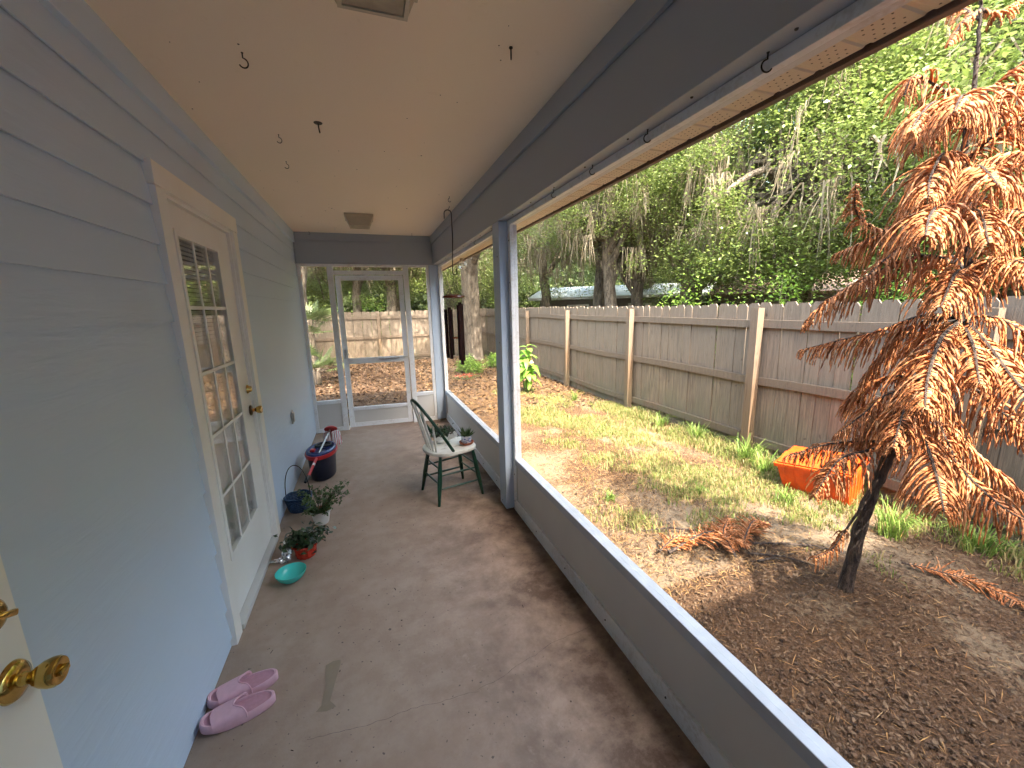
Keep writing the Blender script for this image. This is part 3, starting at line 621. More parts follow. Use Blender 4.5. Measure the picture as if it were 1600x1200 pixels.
# ---- mop lying over the bucket
A = Vector((.285, 4.42, .335)); B_ = Vector((.165, 3.475, .195)); dv = (B_-A).normalized()
mp_ = empty("mop", tuple(A), "string mop with a red head and a short telescoped handle lying across the bucket", "mop")
mq = lambda mb, n, m_, sm=True: world_part(mb.build(n, m_, smooth=sm), mp_)
mq(MB().tube([A, A.lerp(B_, .62)], .0095, 12), "upper_handle", M['steel'])
mq(MB().tube([A.lerp(B_, .60), A.lerp(B_, .72)], .0125, 12).tube([A.lerp(B_, .76), A.lerp(B_, .93)], .0125, 12), "red_grip", M['red'])
mq(MB().tube([A.lerp(B_, .72), A.lerp(B_, .76)], .0127, 12), "label_band", M['whitepot'])
mq(MB().tube([A.lerp(B_, .93), A.lerp(B_, .98), B_+dv*.03], [.0125, .015, .010], 12), "end_cap", M['black'])
mq(MB().lathe([(.0001, .030), (.03, .028), (.052, .016), (.066, 0), (.060, -.008), (.0001, -.008)], mat=Matrix.Translation(A+Vector((.008, .03, .005))) @ Matrix.Rotation(R(-38), 4, 'X'), n=30), "mop_head", M['red'])
mb = MB()
for i in range(70):
    a = rg.uniform(0, 6.28); c, s_ = math.cos(a), math.sin(a); L = rg.uniform(.08, .13); k = rg.uniform(.6, 1)
    p0 = A+Vector((.01, .035, -.006))+Vector((c*.05*k, s_*.035*k, -.01)); o1 = Vector((c*.028, s_*.025+.012, -.03)); mb.tube([p0, p0+o1, p0+o1*1.25+Vector((0, 0, -L*.5)), p0+o1*1.3+Vector((rg.uniform(-.01, .01), 0, -L))], [.005, .0065, .006, .005], 5)
mq(mb, "yarn", M['yarn'])
# ---- blue wicker basket with wire handle
bk = empty("wicker_basket", (.112, 3.37, 0), "round blue wicker basket with a tall thin arched handle against the wall", "basket")
mb = MB(); n = 44
for k in range(11):
    z = .006+k*.0105; rr = .068+.026*(k/10)**.8
    mb.tube([Vector((rr*math.cos(a)+.0025*math.cos(a)*(1 if (j+k) % 2 else -1), rr*math.sin(a)+.0025*math.sin(a)*(1 if (j+k) % 2 else -1), z)) for j, a in [(j, 2*math.pi*j/n) for j in range(n+1)]], .0058, 5, cap=False)
mb.lathe([(.0001, .004), (.066, .004), (.066, .009), (.0001, .009)], n=24)
for j in range(22):
    a = 2*math.pi*j/22; mb.tube([(.066*math.cos(a), .066*math.sin(a), .002), (.093*math.cos(a), .093*math.sin(a), .118)], .003, 5)
mb.build("woven_bowl", M['basket'], bk, True)
MB().tube([Vector((.097*math.cos(a), .097*math.sin(a), .118+.003*math.sin(6*a))) for a in [2*math.pi*j/40 for j in range(41)]], .0075, 8, cap=False).build("rim", M['basket'], bk, True)
MB().tube([Vector((-.093*math.cos(a), .035*math.cos(a), .10+.275*math.sin(a)**.8 if 0 < a < math.pi else .10)) for a in [math.pi*i/24 for i in range(25)]], .0032, 8).build("handle", M['dark'], bk, True)
# ---- leggy plant in a white and red pot
lp = empty("potted_shrub", (.300, 3.075, 0), "leggy small leaved plant in a white pot between the basket and the foil pot", "potted plant")
blob_pot(lp, [(.0001, .001), (.045, .001), (.050, .01), (.066, .095), (.072, .096), (.073, .106), (.068, .108)], M['whitepot'])
blob_pot(lp, [(.068, .1075), (.064, .10), (.060, .075), (.0001, .074)], M['terra'], "inner_pot")
mb = MB(); CC = []; DD = []
for i in range(34):
    a = rg.uniform(0, 6.28) if i > 9 else rg.uniform(-.9, .9); out_ = rg.uniform(.05, .19)*(1.25 if i < 10 else 1); hgt = rg.uniform(.08, .19)
    if i > 24: a = rg.uniform(-2.9, -.7); out_ = rg.uniform(.07, .12); hgt = rg.uniform(.02, .07)
    d = Vector((math.cos(a), math.sin(a), 0)); p0 = Vector((0, 0, .085))+d*.02; pts = [p0, p0+d*out_*.25+Vector((0, 0, hgt*.55)), p0+d*out_*.6+Vector((0, 0, hgt*.9)), p0+d*out_+Vector((0, 0, hgt*rg.uniform(.8, 1.05)))]
    mb.tube(pts, [.002, .0016, .0012, .0008], 5)
    for q in range(44):
        t_ = rg.uniform(.25, 1)*3; k = min(2, int(t_)); p_ = pts[k].lerp(pts[k+1], t_-k); CC.append(p_+Vector(rg.normal(size=3))*.007)
mb.build("stems", M['bark'], lp, True); CC = np.array([tuple(p_) for p_ in CC]); V, F = leaves(CC, rg.uniform(.012, .024, len(CC)), .7, .2, rng=rg); npmesh("foliage", V, F, M['potleaf'], lp)
# ---- foil wrapped pot
fp = empty("foil_wrapped_pot", (.245, 2.665, 0), "dark leafy plant in red foil with torn silver foil trailing on the floor", "potted plant")
def crumple(prof, n, amp, seed, z_amp=.006):
    rr_ = np.random.default_rng(seed); vs = []
    for k, (r0, z) in enumerate(prof):
        for j in range(n):
            a = 2*math.pi*j/n; q = r0*(1+amp*(math.sin(11*a+k)*.5+rr_.normal()*.5)); vs.append((q*math.cos(a), q*math.sin(a), z+rr_.normal()*z_amp*(k > 1)))
    return vs, [(i*n+j, i*n+(j+1) % n, (i+1)*n+(j+1) % n, (i+1)*n+j) for i in range(len(prof)-1) for j in range(n)]
vs, fs = crumple([(.0001, .001), (.050, .001), (.060, .015), (.062, .04), (.066, .065), (.078, .085), (.072, .09), (.05, .075)], 44, .05, 5, .003)
MB().add(vs, fs).build("red_foil", M['redfoil'], fp); blob_pot(fp, [(.0001, .07), (.055, .07)], M['soilpot'], "soil")
def sheet(pts0, nu, nv, amp, seed):
    rr_ = np.random.default_rng(seed); P = [Vector(p_) for p_ in pts0]; vs = []
    for i in range(nu):
        for j in range(nv):
            u, v = i/(nu-1), j/(nv-1); p_ = P[0].lerp(P[1], u).lerp(P[3].lerp(P[2], u), v)+Vector(rr_.normal(size=3))*amp; p_.z = max(p_.z, .003); vs.append(p_)
    return vs, [(i*nv+j, (i+1)*nv+j, (i+1)*nv+j+1, i*nv+j+1) for i in range(nu-1) for j in range(nv-1)]
mb = MB()
for q in [([(-.07, .06, .125), (-.13, .05, .10), (-.125, -.02, .03), (-.06, -.01, .07)], 9, 9, .007, 1), ([(-.07, .0, .06), (-.13, .03, .045), (-.165, -.03, .01), (-.085, -.06, .012)], 9, 9, .006, 2),
          ([(-.10, .015, .02), (-.205, .01, .008), (-.21, -.012, .006), (-.10, -.06, .008)], 10, 8, .0025, 3), ([(-.02, .05, .15), (.05, .04, .16), (.06, 0, .11), (0, .01, .10)], 7, 7, .006, 4), ([(.03, -.03, .135), (.09, -.02, .14), (.08, -.04, .10), (.03, -.05, .10)], 6, 6, .006, 6)]:
    vs, fs = sheet(*q); mb.add(vs, fs)
mb.build("silver_foil", M['silver'], fp)
C_ = rg.normal(size=(230, 3))*np.array([.055, .05, .022])+np.array([.0, 0, .125]); V, F = leaves(C_, rg.uniform(.028, .055, 230), .55, .2, rng=rg); npmesh("foliage", V, F, M['darkleaf'], fp)
C_ = rg.normal(size=(26, 3))*np.array([.03, .03, .012])+np.array([.11, 0, .145]); V, F = leaves(C_, rg.uniform(.03, .05, 26), .5, .2, rng=rg); npmesh("side_leaves", V, F, M['darkleaf'], fp)
# ---- teal bowl
bo = empty("teal_bowl", (.195, 2.432, 0), "empty shiny teal plastic bowl on the concrete in front of the foil pot", "bowl")
MB().lathe([(.0001, .001), (.040, .001), (.046, .004), (.066, .022), (.078, .042), (.083, .058), (.0805, .0585), (.075, .043), (.062, .024), (.042, .009), (.0001, .007)], n=48).build("bowl_shell", M['teal'], bo, True)
# ---- slippers
def slipper(loc, rz, label):
    r = empty("slipper", loc, label, "slipper", "pair of pink slippers by the wall"); r.rotation_euler = (0, 0, rz)
    L = .245; n = 56; outl = []
    for i in range(n):
        a = 2*math.pi*i/n; ca = math.cos(a); x = .5*L*math.copysign(abs(ca)**.82, ca); wd = .0445+.0055*ca
        y = wd*math.copysign(abs(math.sin(a))**.80, math.sin(a)); outl.append((x, y))      # +x = toe
    def ring(s_, z, lift=0): return [(x*s_, y*s_*(1 if s_ > .9 else .98), z+(.010*max(0, (x/L+.1))**2*4 if True else 0)) for x, y in outl]
    rg_ = [ring(.95, .001), ring(1.0, .006), ring(1.005, .022), ring(1.0, .034), ring(.965, .0395), ring(.91, .0385), ring(.885, .031)]
    vs = [v for q in rg_ for v in q]; fs = [(i*n+j, i*n+(j+1) % n, (i+1)*n+(j+1) % n, (i+1)*n+j) for i in range(len(rg_)-1) for j in range(n)]; fs.append(tuple(range(n))[::-1])
    MB().add(vs, fs).build("sole", M['pink'], r, True)
    q = ring(.888, .0312); c = (0, 0, .030); MB().add(q+[c], [(j, (j+1) % n, n) for j in range(n)]).build("insole", M['pinkdark'], r, True)
    nu, nv = 22, 24; vs = []
    for layer in (0, 1):
        for i in range(nu):
            for j in range(nv):
                t_ = j/(nv-1); ang = math.pi*t_; v_ = math.cos(ang)           # across
                xb = -.018-.030*(abs(v_)**1.4)*0+.012*0; back = .000+.030*(1-abs(v_))**.8*0-.035*(abs(v_)**2)*0
                back = -.004-.024*abs(v_)**1.5+.020*max(0, 1-abs(v_)*1.6); front = .090-.010*abs(v_)
                x = back+(front-back)*i/(nu-1); wd = .0475-.0025*((x-.03)/.07)**2; k = (x+.03)/.125; h = .047-.018*max(0, k)**1.2
                s_ = 1-(.0042 if layer else 0)/.045
                y = wd*s_*math.copysign(abs(v_)**.8, v_); z = .026+h*s_*math.sin(ang)**.62 if 0 < t_ < 1 else .026
                vs.append((x, y, z))
    m_ = nu*nv; fs = [(i*nv+j, (i+1)*nv+j, (i+1)*nv+j+1, i*nv+j+1) for i in range(nu-1) for j in range(nv-1)]; fs += [tuple(m_+v for v in f) for f in fs]
    for i_ in (0, nu-1): fs += [(i_*nv+j, i_*nv+j+1, m_+i_*nv+j+1, m_+i_*nv+j) for j in range(nv-1)]
    MB().add(vs, fs).build("strap", M['pink'], r, True)
    edge = [Vector(vs[j]) for j in range(nv)]; MB().tube(edge, .0030, 6).build("strap_edge", M['pink'], r, True)
slipper((.130, 1.700, 0), R(193), "pink foam slipper further from the camera, closer to the door")
slipper((.140, 1.592, 0), R(192), "pink foam slipper nearer the camera, overlapping the other's side")
# ---- wind chime with its long s hook
hx, hy = 1.556, 3.905
sh = empty("hanging_hook", (hx, hy, HC-.02), "long black s shaped wire hook hanging from the ceiling with the wind chime", "hanging hook")
pts = [Vector((hx-.048, hy, 2.375))]+[Vector((hx-.014-.034*math.cos(a), hy, 2.42+.034*math.sin(a))) for a in [math.pi*i/10 for i in range(11)]]
pts += [Vector((hx+.020, hy, 2.2)), Vector((hx+.006, hy, 1.93))]+[Vector((hx+.026-.020*math.cos(a), hy, 1.895-.026*math.sin(a))) for a in [math.pi*i/10 for i in range(11)]]+[Vector((hx+.046, hy, 1.93))]
world_part(MB().tube(pts, .0046, 8).build("hook_wire", M['dark'], smooth=True), sh)
cx = hx+.022; cx -= .02
wc = empty("wind_chime", (cx, hy, 1.86), "dark red wind chime of six long tubes under a round wooden disc", "wind chime")
wq = lambda mb, n, m_, sm=True: world_part(mb.build(n, m_, smooth=sm), wc)
T_ = Vector((cx+.005, hy, 1.855)); T2 = T_-Vector((0, 0, .045))
mb = MB().tube([T_, T2], .0022, 5)
for k in range(8):
    a = 2*math.pi*k/8+.3; mb.tube([T2, (cx+.085*math.cos(a), hy+.085*math.sin(a), 1.672)], .0018, 4)
CH = [(-.082, .02, 1.548, 1.075), (-.055, -.03, 1.565, 1.068), (-.025, .045, 1.545, 1.095), (.030, -.045, 1.585, 1.055), (.056, .0, 1.612, 1.000), (.080, .035, 1.598, 1.032)]
for x, y, z0, z1 in CH: mb.tube([(cx+x, hy+y, 1.66), (cx+x, hy+y, z0-.01)], .0016, 4)
mb.tube([(cx, hy, 1.66), (cx, hy, 1.24)], .001, 4)
wq(mb, "cord", M['string'])
wq(MB().lathe([(.0001, 1.648), (.094, 1.650), (.109, 1.660), (.104, 1.673), (.06, 1.686), (.0001, 1.690)], c=(cx, hy, 0), n=40), "top_disc", M['chimewood'])
for x, y, z0, z1 in CH:
    wq(MB().tube([(cx+x, hy+y, z0), (cx+x, hy+y, z1)], .0172, 18), "chime_tube", M['chime'])
wq(MB().lathe([(.0001, 1.262), (.026, 1.262), (.028, 1.27), (.026, 1.278), (.0001, 1.278)], c=(cx, hy, 0), n=24), "striker", M['chimewood'])
# ================================================================== the yard
def gz(x, y):
    h = -.13
    h -= .06*min(1, max(0, (x-3.6)/1.2))
    h += .018*mn.noise(Vector((x*.9, y*.9, 0)))+.010*mn.noise(Vector((x*3.1, y*3.1, 5)))
    if x < 1.85: h = min(h, -.13)
    return h
def lit_amount(x, y):
    """how much leaf litter covers the sand here"""
    n1 = mn.noise(Vector((x*.9, y*.7, 3)))+.5*mn.noise(Vector((x*2.3, y*2.0, 8)))
    v = .50+.72*n1
    v += .20 if y < 1.7 else 0  # more dark litter in the shaded strip, also deepening its shade by colour
    if y > 6.5: v += .26
    if 1.7 < y < 4.2 and x < 3.2: v -= .10
    if y > 3.2 and x < 3.4: v += .18
    if x > 4.6: v += .3
    return max(0, min(1, v))
xs = np.unique(np.concatenate([np.linspace(-150, -12, 14), np.linspace(-12, 1.5, 22), np.linspace(1.5, 5.4, 130), np.linspace(5.4, 24, 40), np.linspace(24, 150, 14)]))
ys = np.unique(np.concatenate([np.linspace(-150, -3, 14), np.linspace(-3, 0, 12), np.linspace(0, 6, 190), np.linspace(6, 15, 110), np.linspace(15, 40, 26), np.linspace(40, 150, 12)]))
V = np.array([(x, y, (gz(x, y)+.006*mn.noise(Vector((x*14, y*14, 1))) if -3 < y < 24 and -12 < x < 24 else -.15)) for y in ys for x in xs])
nx = len(xs); I = np.arange((len(ys)-1)*nx).reshape(len(ys)-1, nx)[:, :-1].ravel(); F = np.stack([I, I+1, I+nx+1, I+nx], 1)
g = npmesh("ground", V, F, M['soil'], smooth=True); tag(g, kind='structure')
at = g.data.attributes.new("litter", 'FLOAT', 'POINT'); at.data.foreach_set("value", np.array([lit_amount(v[0], v[1]) for v in V], dtype=np.float32))
# litter: leaves, straw
def scatter(n, x0, x1, y0, y1, dens, rng):
    out = []
    while len(out) < n:
        x, y = rng.uniform(x0, x1), rng.uniform(y0, y1)
        if rng.uniform() < dens(x, y): out.append((x, y, gz(x, y)))
    return np.array(out)
rg = np.random.default_rng(11)
def near_w(y): return 1 if y < 2.2 else (2.2/y)**1.6
P_ = scatter(52000, 1.83, 4.75, -.5, 9, lambda x, y: lit_amount(x, y)**1.3*near_w(max(y, .8)*(.8 if y < 1.8 else 1)), rg)
P_[:, 2] += rg.uniform(.004, .022, len(P_)); V, F = leaves(P_, rg.uniform(.008, .030, len(P_))*rg.uniform(.6, 1.25, len(P_)), .42, .6, .12, rg)
P2 = scatter(9000, -1.8, 4.8, 5.8, 14, lambda x, y: .7 if x > 1.85 or y > 5.9 else 0, rg); P2[:, 2] += rg.uniform(.005, .03, len(P2)); V2, F2_ = leaves(P2, rg.uniform(.05, .11, len(P2)), .5, .5, .12, rg)
F = np.concatenate([F, F2_+len(V)]); V = np.concatenate([V, V2])
o = npmesh("leaf_litter", V, F, M['litter']); tag(o, "brown fallen oak leaves covering the yard soil", "leaf litter", kind='stuff')
P_ = scatter(52000, 1.83, 4.8, .3, 14, lambda x, y: (.30+.70*lit_amount(x, y))*(near_w(y*.55))*(.10 if y < 1.6 else 1), rg)  # bright straw thinned in the shaded strip to keep it dark
P2 = scatter(14000, -1.5, 4.8, 6, 14.2, lambda x, y: .5 if x > 1.8 or y > 5.8 else 0, rg); P_ = np.concatenate([P_, P2])
P_[:, 2] += rg.uniform(.004, .02, len(P_)); sz = rg.uniform(.025, .075, len(P_))*np.where(P_[:, 1] > 6, 1.7, 1)
V, F = leaves(P_, sz, .055, .9, .03, rg); o = npmesh("pine_straw", V, F, M['straw']); tag(o, "orange brown straw and needles scattered over the sand", "straw", kind='stuff')
# grass
def gden(x, y):
    n1 = mn.noise(Vector((x*1.3, y*1.0, 20)))+.6*mn.noise(Vector((x*4, y*4, 30)))
    c = 1.0-abs(x-(3.75 if y < 4 else 3.5))/1.0; b = .46*max(0, c)+.80*n1-.03
    if x > 4.1: b += min(.62, (x-4.1)*1.6) if y < 6 else .05
    if y < 1.9: b -= .32+(1.9-y)*.5*(1 if x < 4.1 else 0)
    if y > 6.2: b -= (y-6.2)*.35
    if x < 2.9: b -= (2.9-x)*.6
    if ((x-3.25)**2+(y-1.3)**2) < .12: b -= 1
    return max(0, min(1, b*1.3))
P_ = scatter(44000, 1.85, 4.78, .2, 9, gden, rg); n = len(P_)
tall = np.clip((P_[:, 0]-4.25)*1.4, 0, 1)*(P_[:, 1] < 5.2)
H = rg.uniform(.025, .075, n)*(1+2.6*tall*rg.uniform(.3, 1, n)); a = rg.uniform(0, 6.28, n); lean = rg.uniform(.2, .9, n)
d = np.stack([np.cos(a), np.sin(a), 0*a], 1); s_ = np.stack([-np.sin(a), np.cos(a), 0*a], 1); wd = (rg.uniform(.0018, .0042, n)*(1+.5*tall))[:, None]
m1 = P_+d*(H*lean*.35)[:, None]+np.array([0, 0, 1])*(H*.65)[:, None]; tp = P_+d*(H*lean)[:, None]+np.array([0, 0, 1])*(H*(1-.35*lean))[:, None]
V = np.stack([P_-s_*wd, P_+s_*wd, m1+s_*wd*.8, m1-s_*wd*.8, tp], 1).reshape(-1, 3); k = np.arange(n)[:, None]*5
F1 = k+np.array([[0, 1, 2, 3]]); F2 = k+np.array([[3, 2, 4, 4]])
me_o = npmesh("grass", V, np.concatenate([F1, k+np.array([[3, 2, 4, 3]])])[:n], M['grass'])
bpy.data.objects.remove(me_o)
F3 = np.concatenate([k+np.array([[0, 1, 2]]), k+np.array([[0, 2, 3]]), k+np.array([[3, 2, 4]])])
o = npmesh("grass", V, F3, M['grass']); tag(o, "patchy green and yellowing grass between porch and fence", "grass", kind='stuff')
# taller tufts along the fence, countable clumps
def tuft(x, y, label, n=70, h=.24, sp=.09, group="grass tufts along the fence"):
    mb = MB(); z = gz(x, y)
    for i in range(n):
        a = random.uniform(0, 6.28); r0 = random.uniform(0, sp)*.5; p0 = Vector((r0*math.cos(a*3), r0*math.sin(a*3), -.01)); L = h*random.uniform(.5, 1.2); l_ = random.uniform(.3, 1.1)
        d = Vector((math.cos(a), math.sin(a), 0)); s_ = Vector((-d.y, d.x, 0))*random.uniform(.002, .004)
        p1 = p0+d*L*l_*.25+Vector((0, 0, L*.5)); p2 = p0+d*L*l_*.6+Vector((0, 0, L*.8)); p3 = p0+d*L*l_+Vector((0, 0, L*(1-.35*l_)))
        mb.add([p0-s_, p0+s_, p1+s_, p1-s_, p2+s_*.7, p2-s_*.7, p3], [(0, 1, 2, 3), (3, 2, 4, 5), (5, 4, 6)])
    o = mb.build("grass_tuft", M['dkgrass']); o.location = (x, y, z); return tag(o, label, "grass tuft", group)
tuft(4.50, 3.02, "big grass tuft at the foot of the fence post left of the orange crate", 110, .30, .16)
tuft(4.55, 3.75, "second grass tuft from the crate along the fence foot", 80, .26, .14)
tuft(4.52, 4.4, "third grass tuft along the fence foot, left of the sunlit post", 70, .24, .14)
tuft(4.2, 6.3, "low grass tuft by the far sunlit fence post", 60, .22, .12)
tuft(4.20, 1.56, "grass tuft right of the dead tree's trunk below the long frond", 110, .28, .16)
tuft(4.40, 2.72, "grass tuft just left of the orange crate", 90, .26, .14)
tuft(3.95, 2.18, "grass tuft in front of the orange crate", 60, .17, .15)
tuft(3.38, 2.55, "small grass tuft in the open sand left of the tree", 40, .13, .08)
tuft(4.55, 1.25, "grass tuft in the shade at the right edge by the fence", 100, .26, .2)
tuft(2.60, 2.75, "small bright grass tuft on the sand near the near screen", 50, .10, .10)
# ---- fences
def fence(name, p0, p1, n_in, posts, label, z_top=1.53, z_bot=-.20, rails=(1.31, .68, -.02), seed=1, facing=1):
    """pickets on the far side, rails and posts on the side of n_in"""
    p0, p1, n_in = Vector(p0), Vector(p1), Vector(n_in); L = (p1-p0).length; d = (p1-p0)/L
    root = empty(name, tuple((p0+p1)/2+Vector((0, 0, z_bot))), label, "fence"); rr = random.Random(seed)
    brk = [0]+list(posts)+[L]
    up = Vector((0, 0, 1))
    s_ = 0; bays = {}
    while s_ < L-.05:
        wd = rr.uniform(.132, .142); b = sum(1 for q in posts if q < s_); mb = bays.setdefault(b, MB())
        zt = z_top+rr.uniform(-.012, .012)+.012*math.sin(s_*.8); zb = z_bot+rr.uniform(-.02, .02); lean = rr.uniform(-.007, .007); off = rr.uniform(-.007, .007); th = .016
        prof = [(0, zb), (wd, zb), (wd, zt-.035), (wd-.026, zt), (.026, zt), (0, zt-.035)]
        o0 = p0+d*s_-n_in*(th+off)
        vs = [o0+d*(a+lean*(z-zb))+up*z for a, z in prof]+[o0+d*(a+lean*(z-zb))+up*z+n_in*th for a, z in prof]
        k = 6; mb.add(vs, [tuple(range(k)), tuple(range(2*k-1, k-1, -1))]+[(i, k+i, k+(i+1) % k, (i+1) % k) for i in range(k)])
        s_ += wd+rr.uniform(.002, .007)
    for b in sorted(bays): world_part(bays[b].build("picket_bay", M['picket']), root)
    for zi, z in enumerate(rails):
        for a, b in zip(brk[:-1], brk[1:]):
            if b-a < .2: continue
            mb = MB(); sag = rr.uniform(-.02, .02); n = 9; th = .038; h = .085; z0, z1 = z+rr.uniform(-.015, .015), z+rr.uniform(-.015, .015)
            vs = []
            for i in range(n):
                t_ = i/(n-1); c = p0+d*(a+(b-a)*t_*.998+.001)+n_in*.004+up*(z0+(z1-z0)*t_+sag*math.sin(math.pi*t_)-h/2); vs += [c, c+n_in*th, c+n_in*th+up*h, c+up*h]
            mb.add(vs, [(i*4+j, i*4+(j+1) % 4, i*4+4+(j+1) % 4, i*4+4+j) for i in range(n-1) for j in range(4)]+[(0, 1, 2, 3), tuple((n-1)*4+j for j in (3, 2, 1, 0))])
            world_part(mb.build("rail", M['rail']), root)
    for q in posts:
        c = p0+d*q+n_in*.09; w2 = .045; ln = rr.uniform(-.012, .012); zt = 1.47+rr.uniform(-.02, .02)
        vs = []
        for z in (z_bot-.05, .6, zt):
            for sx, sy in ((-1, -1), (1, -1), (1, 1), (-1, 1)): vs.append(c+d*(sx*w2+ln*z)+n_in*(sy*w2)+up*z)
        fs = [(i*4+j, i*4+(j+1) % 4, i*4+4+(j+1) % 4, i*4+4+j) for i in range(2) for j in range(4)]+[(0, 3, 2, 1), (8, 9, 10, 11)]
        world_part(MB().add(vs, fs).build("post", M['fpost']), root)
    return root
FY0 = -1.2
fence("side_fence", (4.86, FY0, 0), (4.86, 14.1, 0), (-1, 0, 0), [q-FY0 for q in (1.47, 3.24, 5.50, 7.70, 9.95, 12.1)], "weathered grey wooden picket fence running along the right side of the yard")
fence("back_fence", (-5, 14.1, 0), (4.83, 14.1, 0), (0, -1, 0), [q+5 for q in (-3.6, -1.2, 1.12, 3.45)], "brown wooden fence closing the yard beyond the screen door", z_bot=-.25, seed=5, rails=(1.31, .68, .0))
# ---- orange crate
oc = empty("orange_crate", (4.50, 2.22, gz(4.5, 2.25)+.022), "bright orange plastic crate with folded lid flaps, lying by the fence behind the dead tree", "crate"); oc.rotation_euler = (R(-6), R(-9), R(15))
hx_, hy_, hh = .20, .275, .30; mb = MB()
th = .006; tap = .86
def wall(p, q): # slanted wall with ribs
    pass
vs = []; 
for s_, z in ((tap, 0), (1, hh)):
    vs += [(-hx_*s_, -hy_*s_, z), (hx_*s_, -hy_*s_, z), (hx_*s_, hy_*s_, z), (-hx_*s_, hy_*s_, z)]
mb.add(vs, [(0, 1, 5, 4), (1, 2, 6, 5), (2, 3, 7, 6), (3, 0, 4, 7), (0, 3, 2, 1)])
mb.build("crate_body", M['orange'], oc)
mb = MB()
for i in range(7):
    y = -hy_*.82+i*hy_*1.64/6
    mb.add([(-hx_*tap-.004, y*tap-.004, .01), (-hx_*tap-.004, y*tap+.004, .01), (-hx_-.004, y+.004, hh), (-hx_-.004, y-.004, hh), (-hx_*tap+.004, y*tap-.004, .01), (-hx_*tap+.004, y*tap+.004, .01), (-hx_+.004, y+.004, hh), (-hx_+.004, y-.004, hh)], [(0, 1, 2, 3), (0, 3, 7, 4), (1, 5, 6, 2), (3, 2, 6, 7)])
for i in range(5):
    x = -hx_*.8+i*hx_*1.6/4
    mb.add([(x*tap-.004, -hy_*tap-.004, .01), (x*tap+.004, -hy_*tap-.004, .01), (x+.004, -hy_-.004, hh), (x-.004, -hy_-.004, hh), (x*tap-.004, -hy_*tap+.004, .01), (x*tap+.004, -hy_*tap+.004, .01), (x+.004, -hy_+.004, hh), (x-.004, -hy_+.004, hh)], [(0, 1, 2, 3), (0, 3, 7, 4), (1, 5, 6, 2)])
mb.build("rib", M['orange'], oc)
mb = MB().box(-hx_-.016, -hx_+.004, -hy_-.016, hy_+.016, hh-.03, hh+.004, bev=.004).box(hx_-.004, hx_+.016, -hy_-.016, hy_+.016, hh-.03, hh+.004, bev=.004).box(-hx_, hx_, -hy_-.016, -hy_+.004, hh-.03, hh+.004, bev=.004).box(-hx_, hx_, hy_-.004, hy_+.016, hh-.03, hh+.004, bev=.004)
mb.build("rim", M['orange'], oc)
MB().box(-hx_+.006, -.004, -hy_+.006, hy_-.006, hh+.006, hh+.014, bev=.003, mat=Matrix.Translation((-hx_, 0, hh)) @ Matrix.Rotation(R(-9), 4, 'Y') @ Matrix.Translation((hx_, 0, -hh))).build("lid_flap", M['orange'], oc)
MB().box(.002, hx_-.006, -hy_+.006, hy_-.006, hh+.006, hh+.014, bev=.003, mat=Matrix.Translation((hx_, 0, hh)) @ Matrix.Rotation(R(5), 4, 'Y') @ Matrix.Translation((-hx_, 0, -hh))).build("lid_flap", M['orange'], oc)
# ---- broad leaved plant at the far fence
bl = empty("broad_leaf_plant", (3.66, 7.27, gz(3.66, 7.27)), "bright green plant with big drooping leaves and a pale hanging flower beside the near post", "plant")
def bigleaf(mb, p, d, L, wd, droop=.5):
    p = Vector(p); d = Vector(d).normalized(); s_ = d.cross(Vector((0, 0, 1))).normalized(); n = 7; rows = []
    for i in range(n):
        t_ = i/(n-1); q = p+d*L*t_*(1-.25*droop*t_)+Vector((0, 0, -droop*L*t_*t_)); ww = wd*math.sin(math.pi*min(1, t_**.8*.97+.03))**.8*.5+.0005
        rows += [q-s_*ww+Vector((0, 0, .12*ww)), q-Vector((0, 0, .05*ww)), q+s_*ww+Vector((0, 0, .12*ww))]
    mb.add(rows, [(i*3+j, i*3+j+1, i*3+4+j, i*3+3+j) for i in range(n-1) for j in range(2)])
mb = MB(); ms = MB()
for (x0, y0, zt) in ((0, 0, .95), (-.12, .06, .85), (.05, -.06, .55), (-.05, -.1, .75)):
    ms.tube([(x0*.3, y0*.3, -.02), (x0*.8, y0*.8, zt*.5), (x0, y0, zt)], [.014, .011, .007], 7)
    for i in range(13):
        z = zt*(1-.62*(i/13)**1.2); a = i*2.4+x0*9; dd = (math.cos(a), math.sin(a), .35-.2*i/13); bigleaf(mb, (x0, y0, z), dd, random.uniform(.22, .36), random.uniform(.10, .15), random.uniform(.45, .95))
ms.build("stem", M['potleaf'], bl, True); mb.build("foliage", M['bigleaf'], bl, True)
MB().lathe([(.055, 0), (.032, .03), (.016, .08), (.009, .15), (.0001, .17)], c=(.05, -.12, .62), n=10).build("flower", M['flower'], bl, True)
# ---- shrubs, palmetto in the far yard
def leafball(name, loc, r, n, size, mat, label, cat, sz=.9, stems=6, seed=1, group=None, clump=24):
    rr = np.random.default_rng(seed); root = empty(name, loc, label, cat, group)
    cc = rr.normal(size=(clump, 3)); cc /= np.linalg.norm(cc, axis=1)[:, None]; cc *= rr.uniform(.35, .85, clump)[:, None]*r; cc[:, 2] = np.abs(cc[:, 2])*sz+r*.25
    idx = rr.integers(0, clump, n); C_ = cc[idx]+rr.normal(size=(n, 3))*r*.17; V, F = leaves(C_, rr.uniform(.6, 1.3, n)*size, .5, .3, rng=rr); npmesh("foliage", V, F, mat, root)
    mb = MB()
    for c in cc[:stems*2]: mb.tube([(0, 0, -.05), Vector(c)*.5, c], [.012*r+.004, .008*r+.003, .002], 5)
    mb.build("stem", M['bark'], root, True); return root
leafball("low_shrub", (3.25, 10.2, gz(3.2, 10.2)), .42, 1700, .06, M['brightleaf'], "low rounded green shrub below the wind chime beyond the screen", "shrub", .7, seed=3)
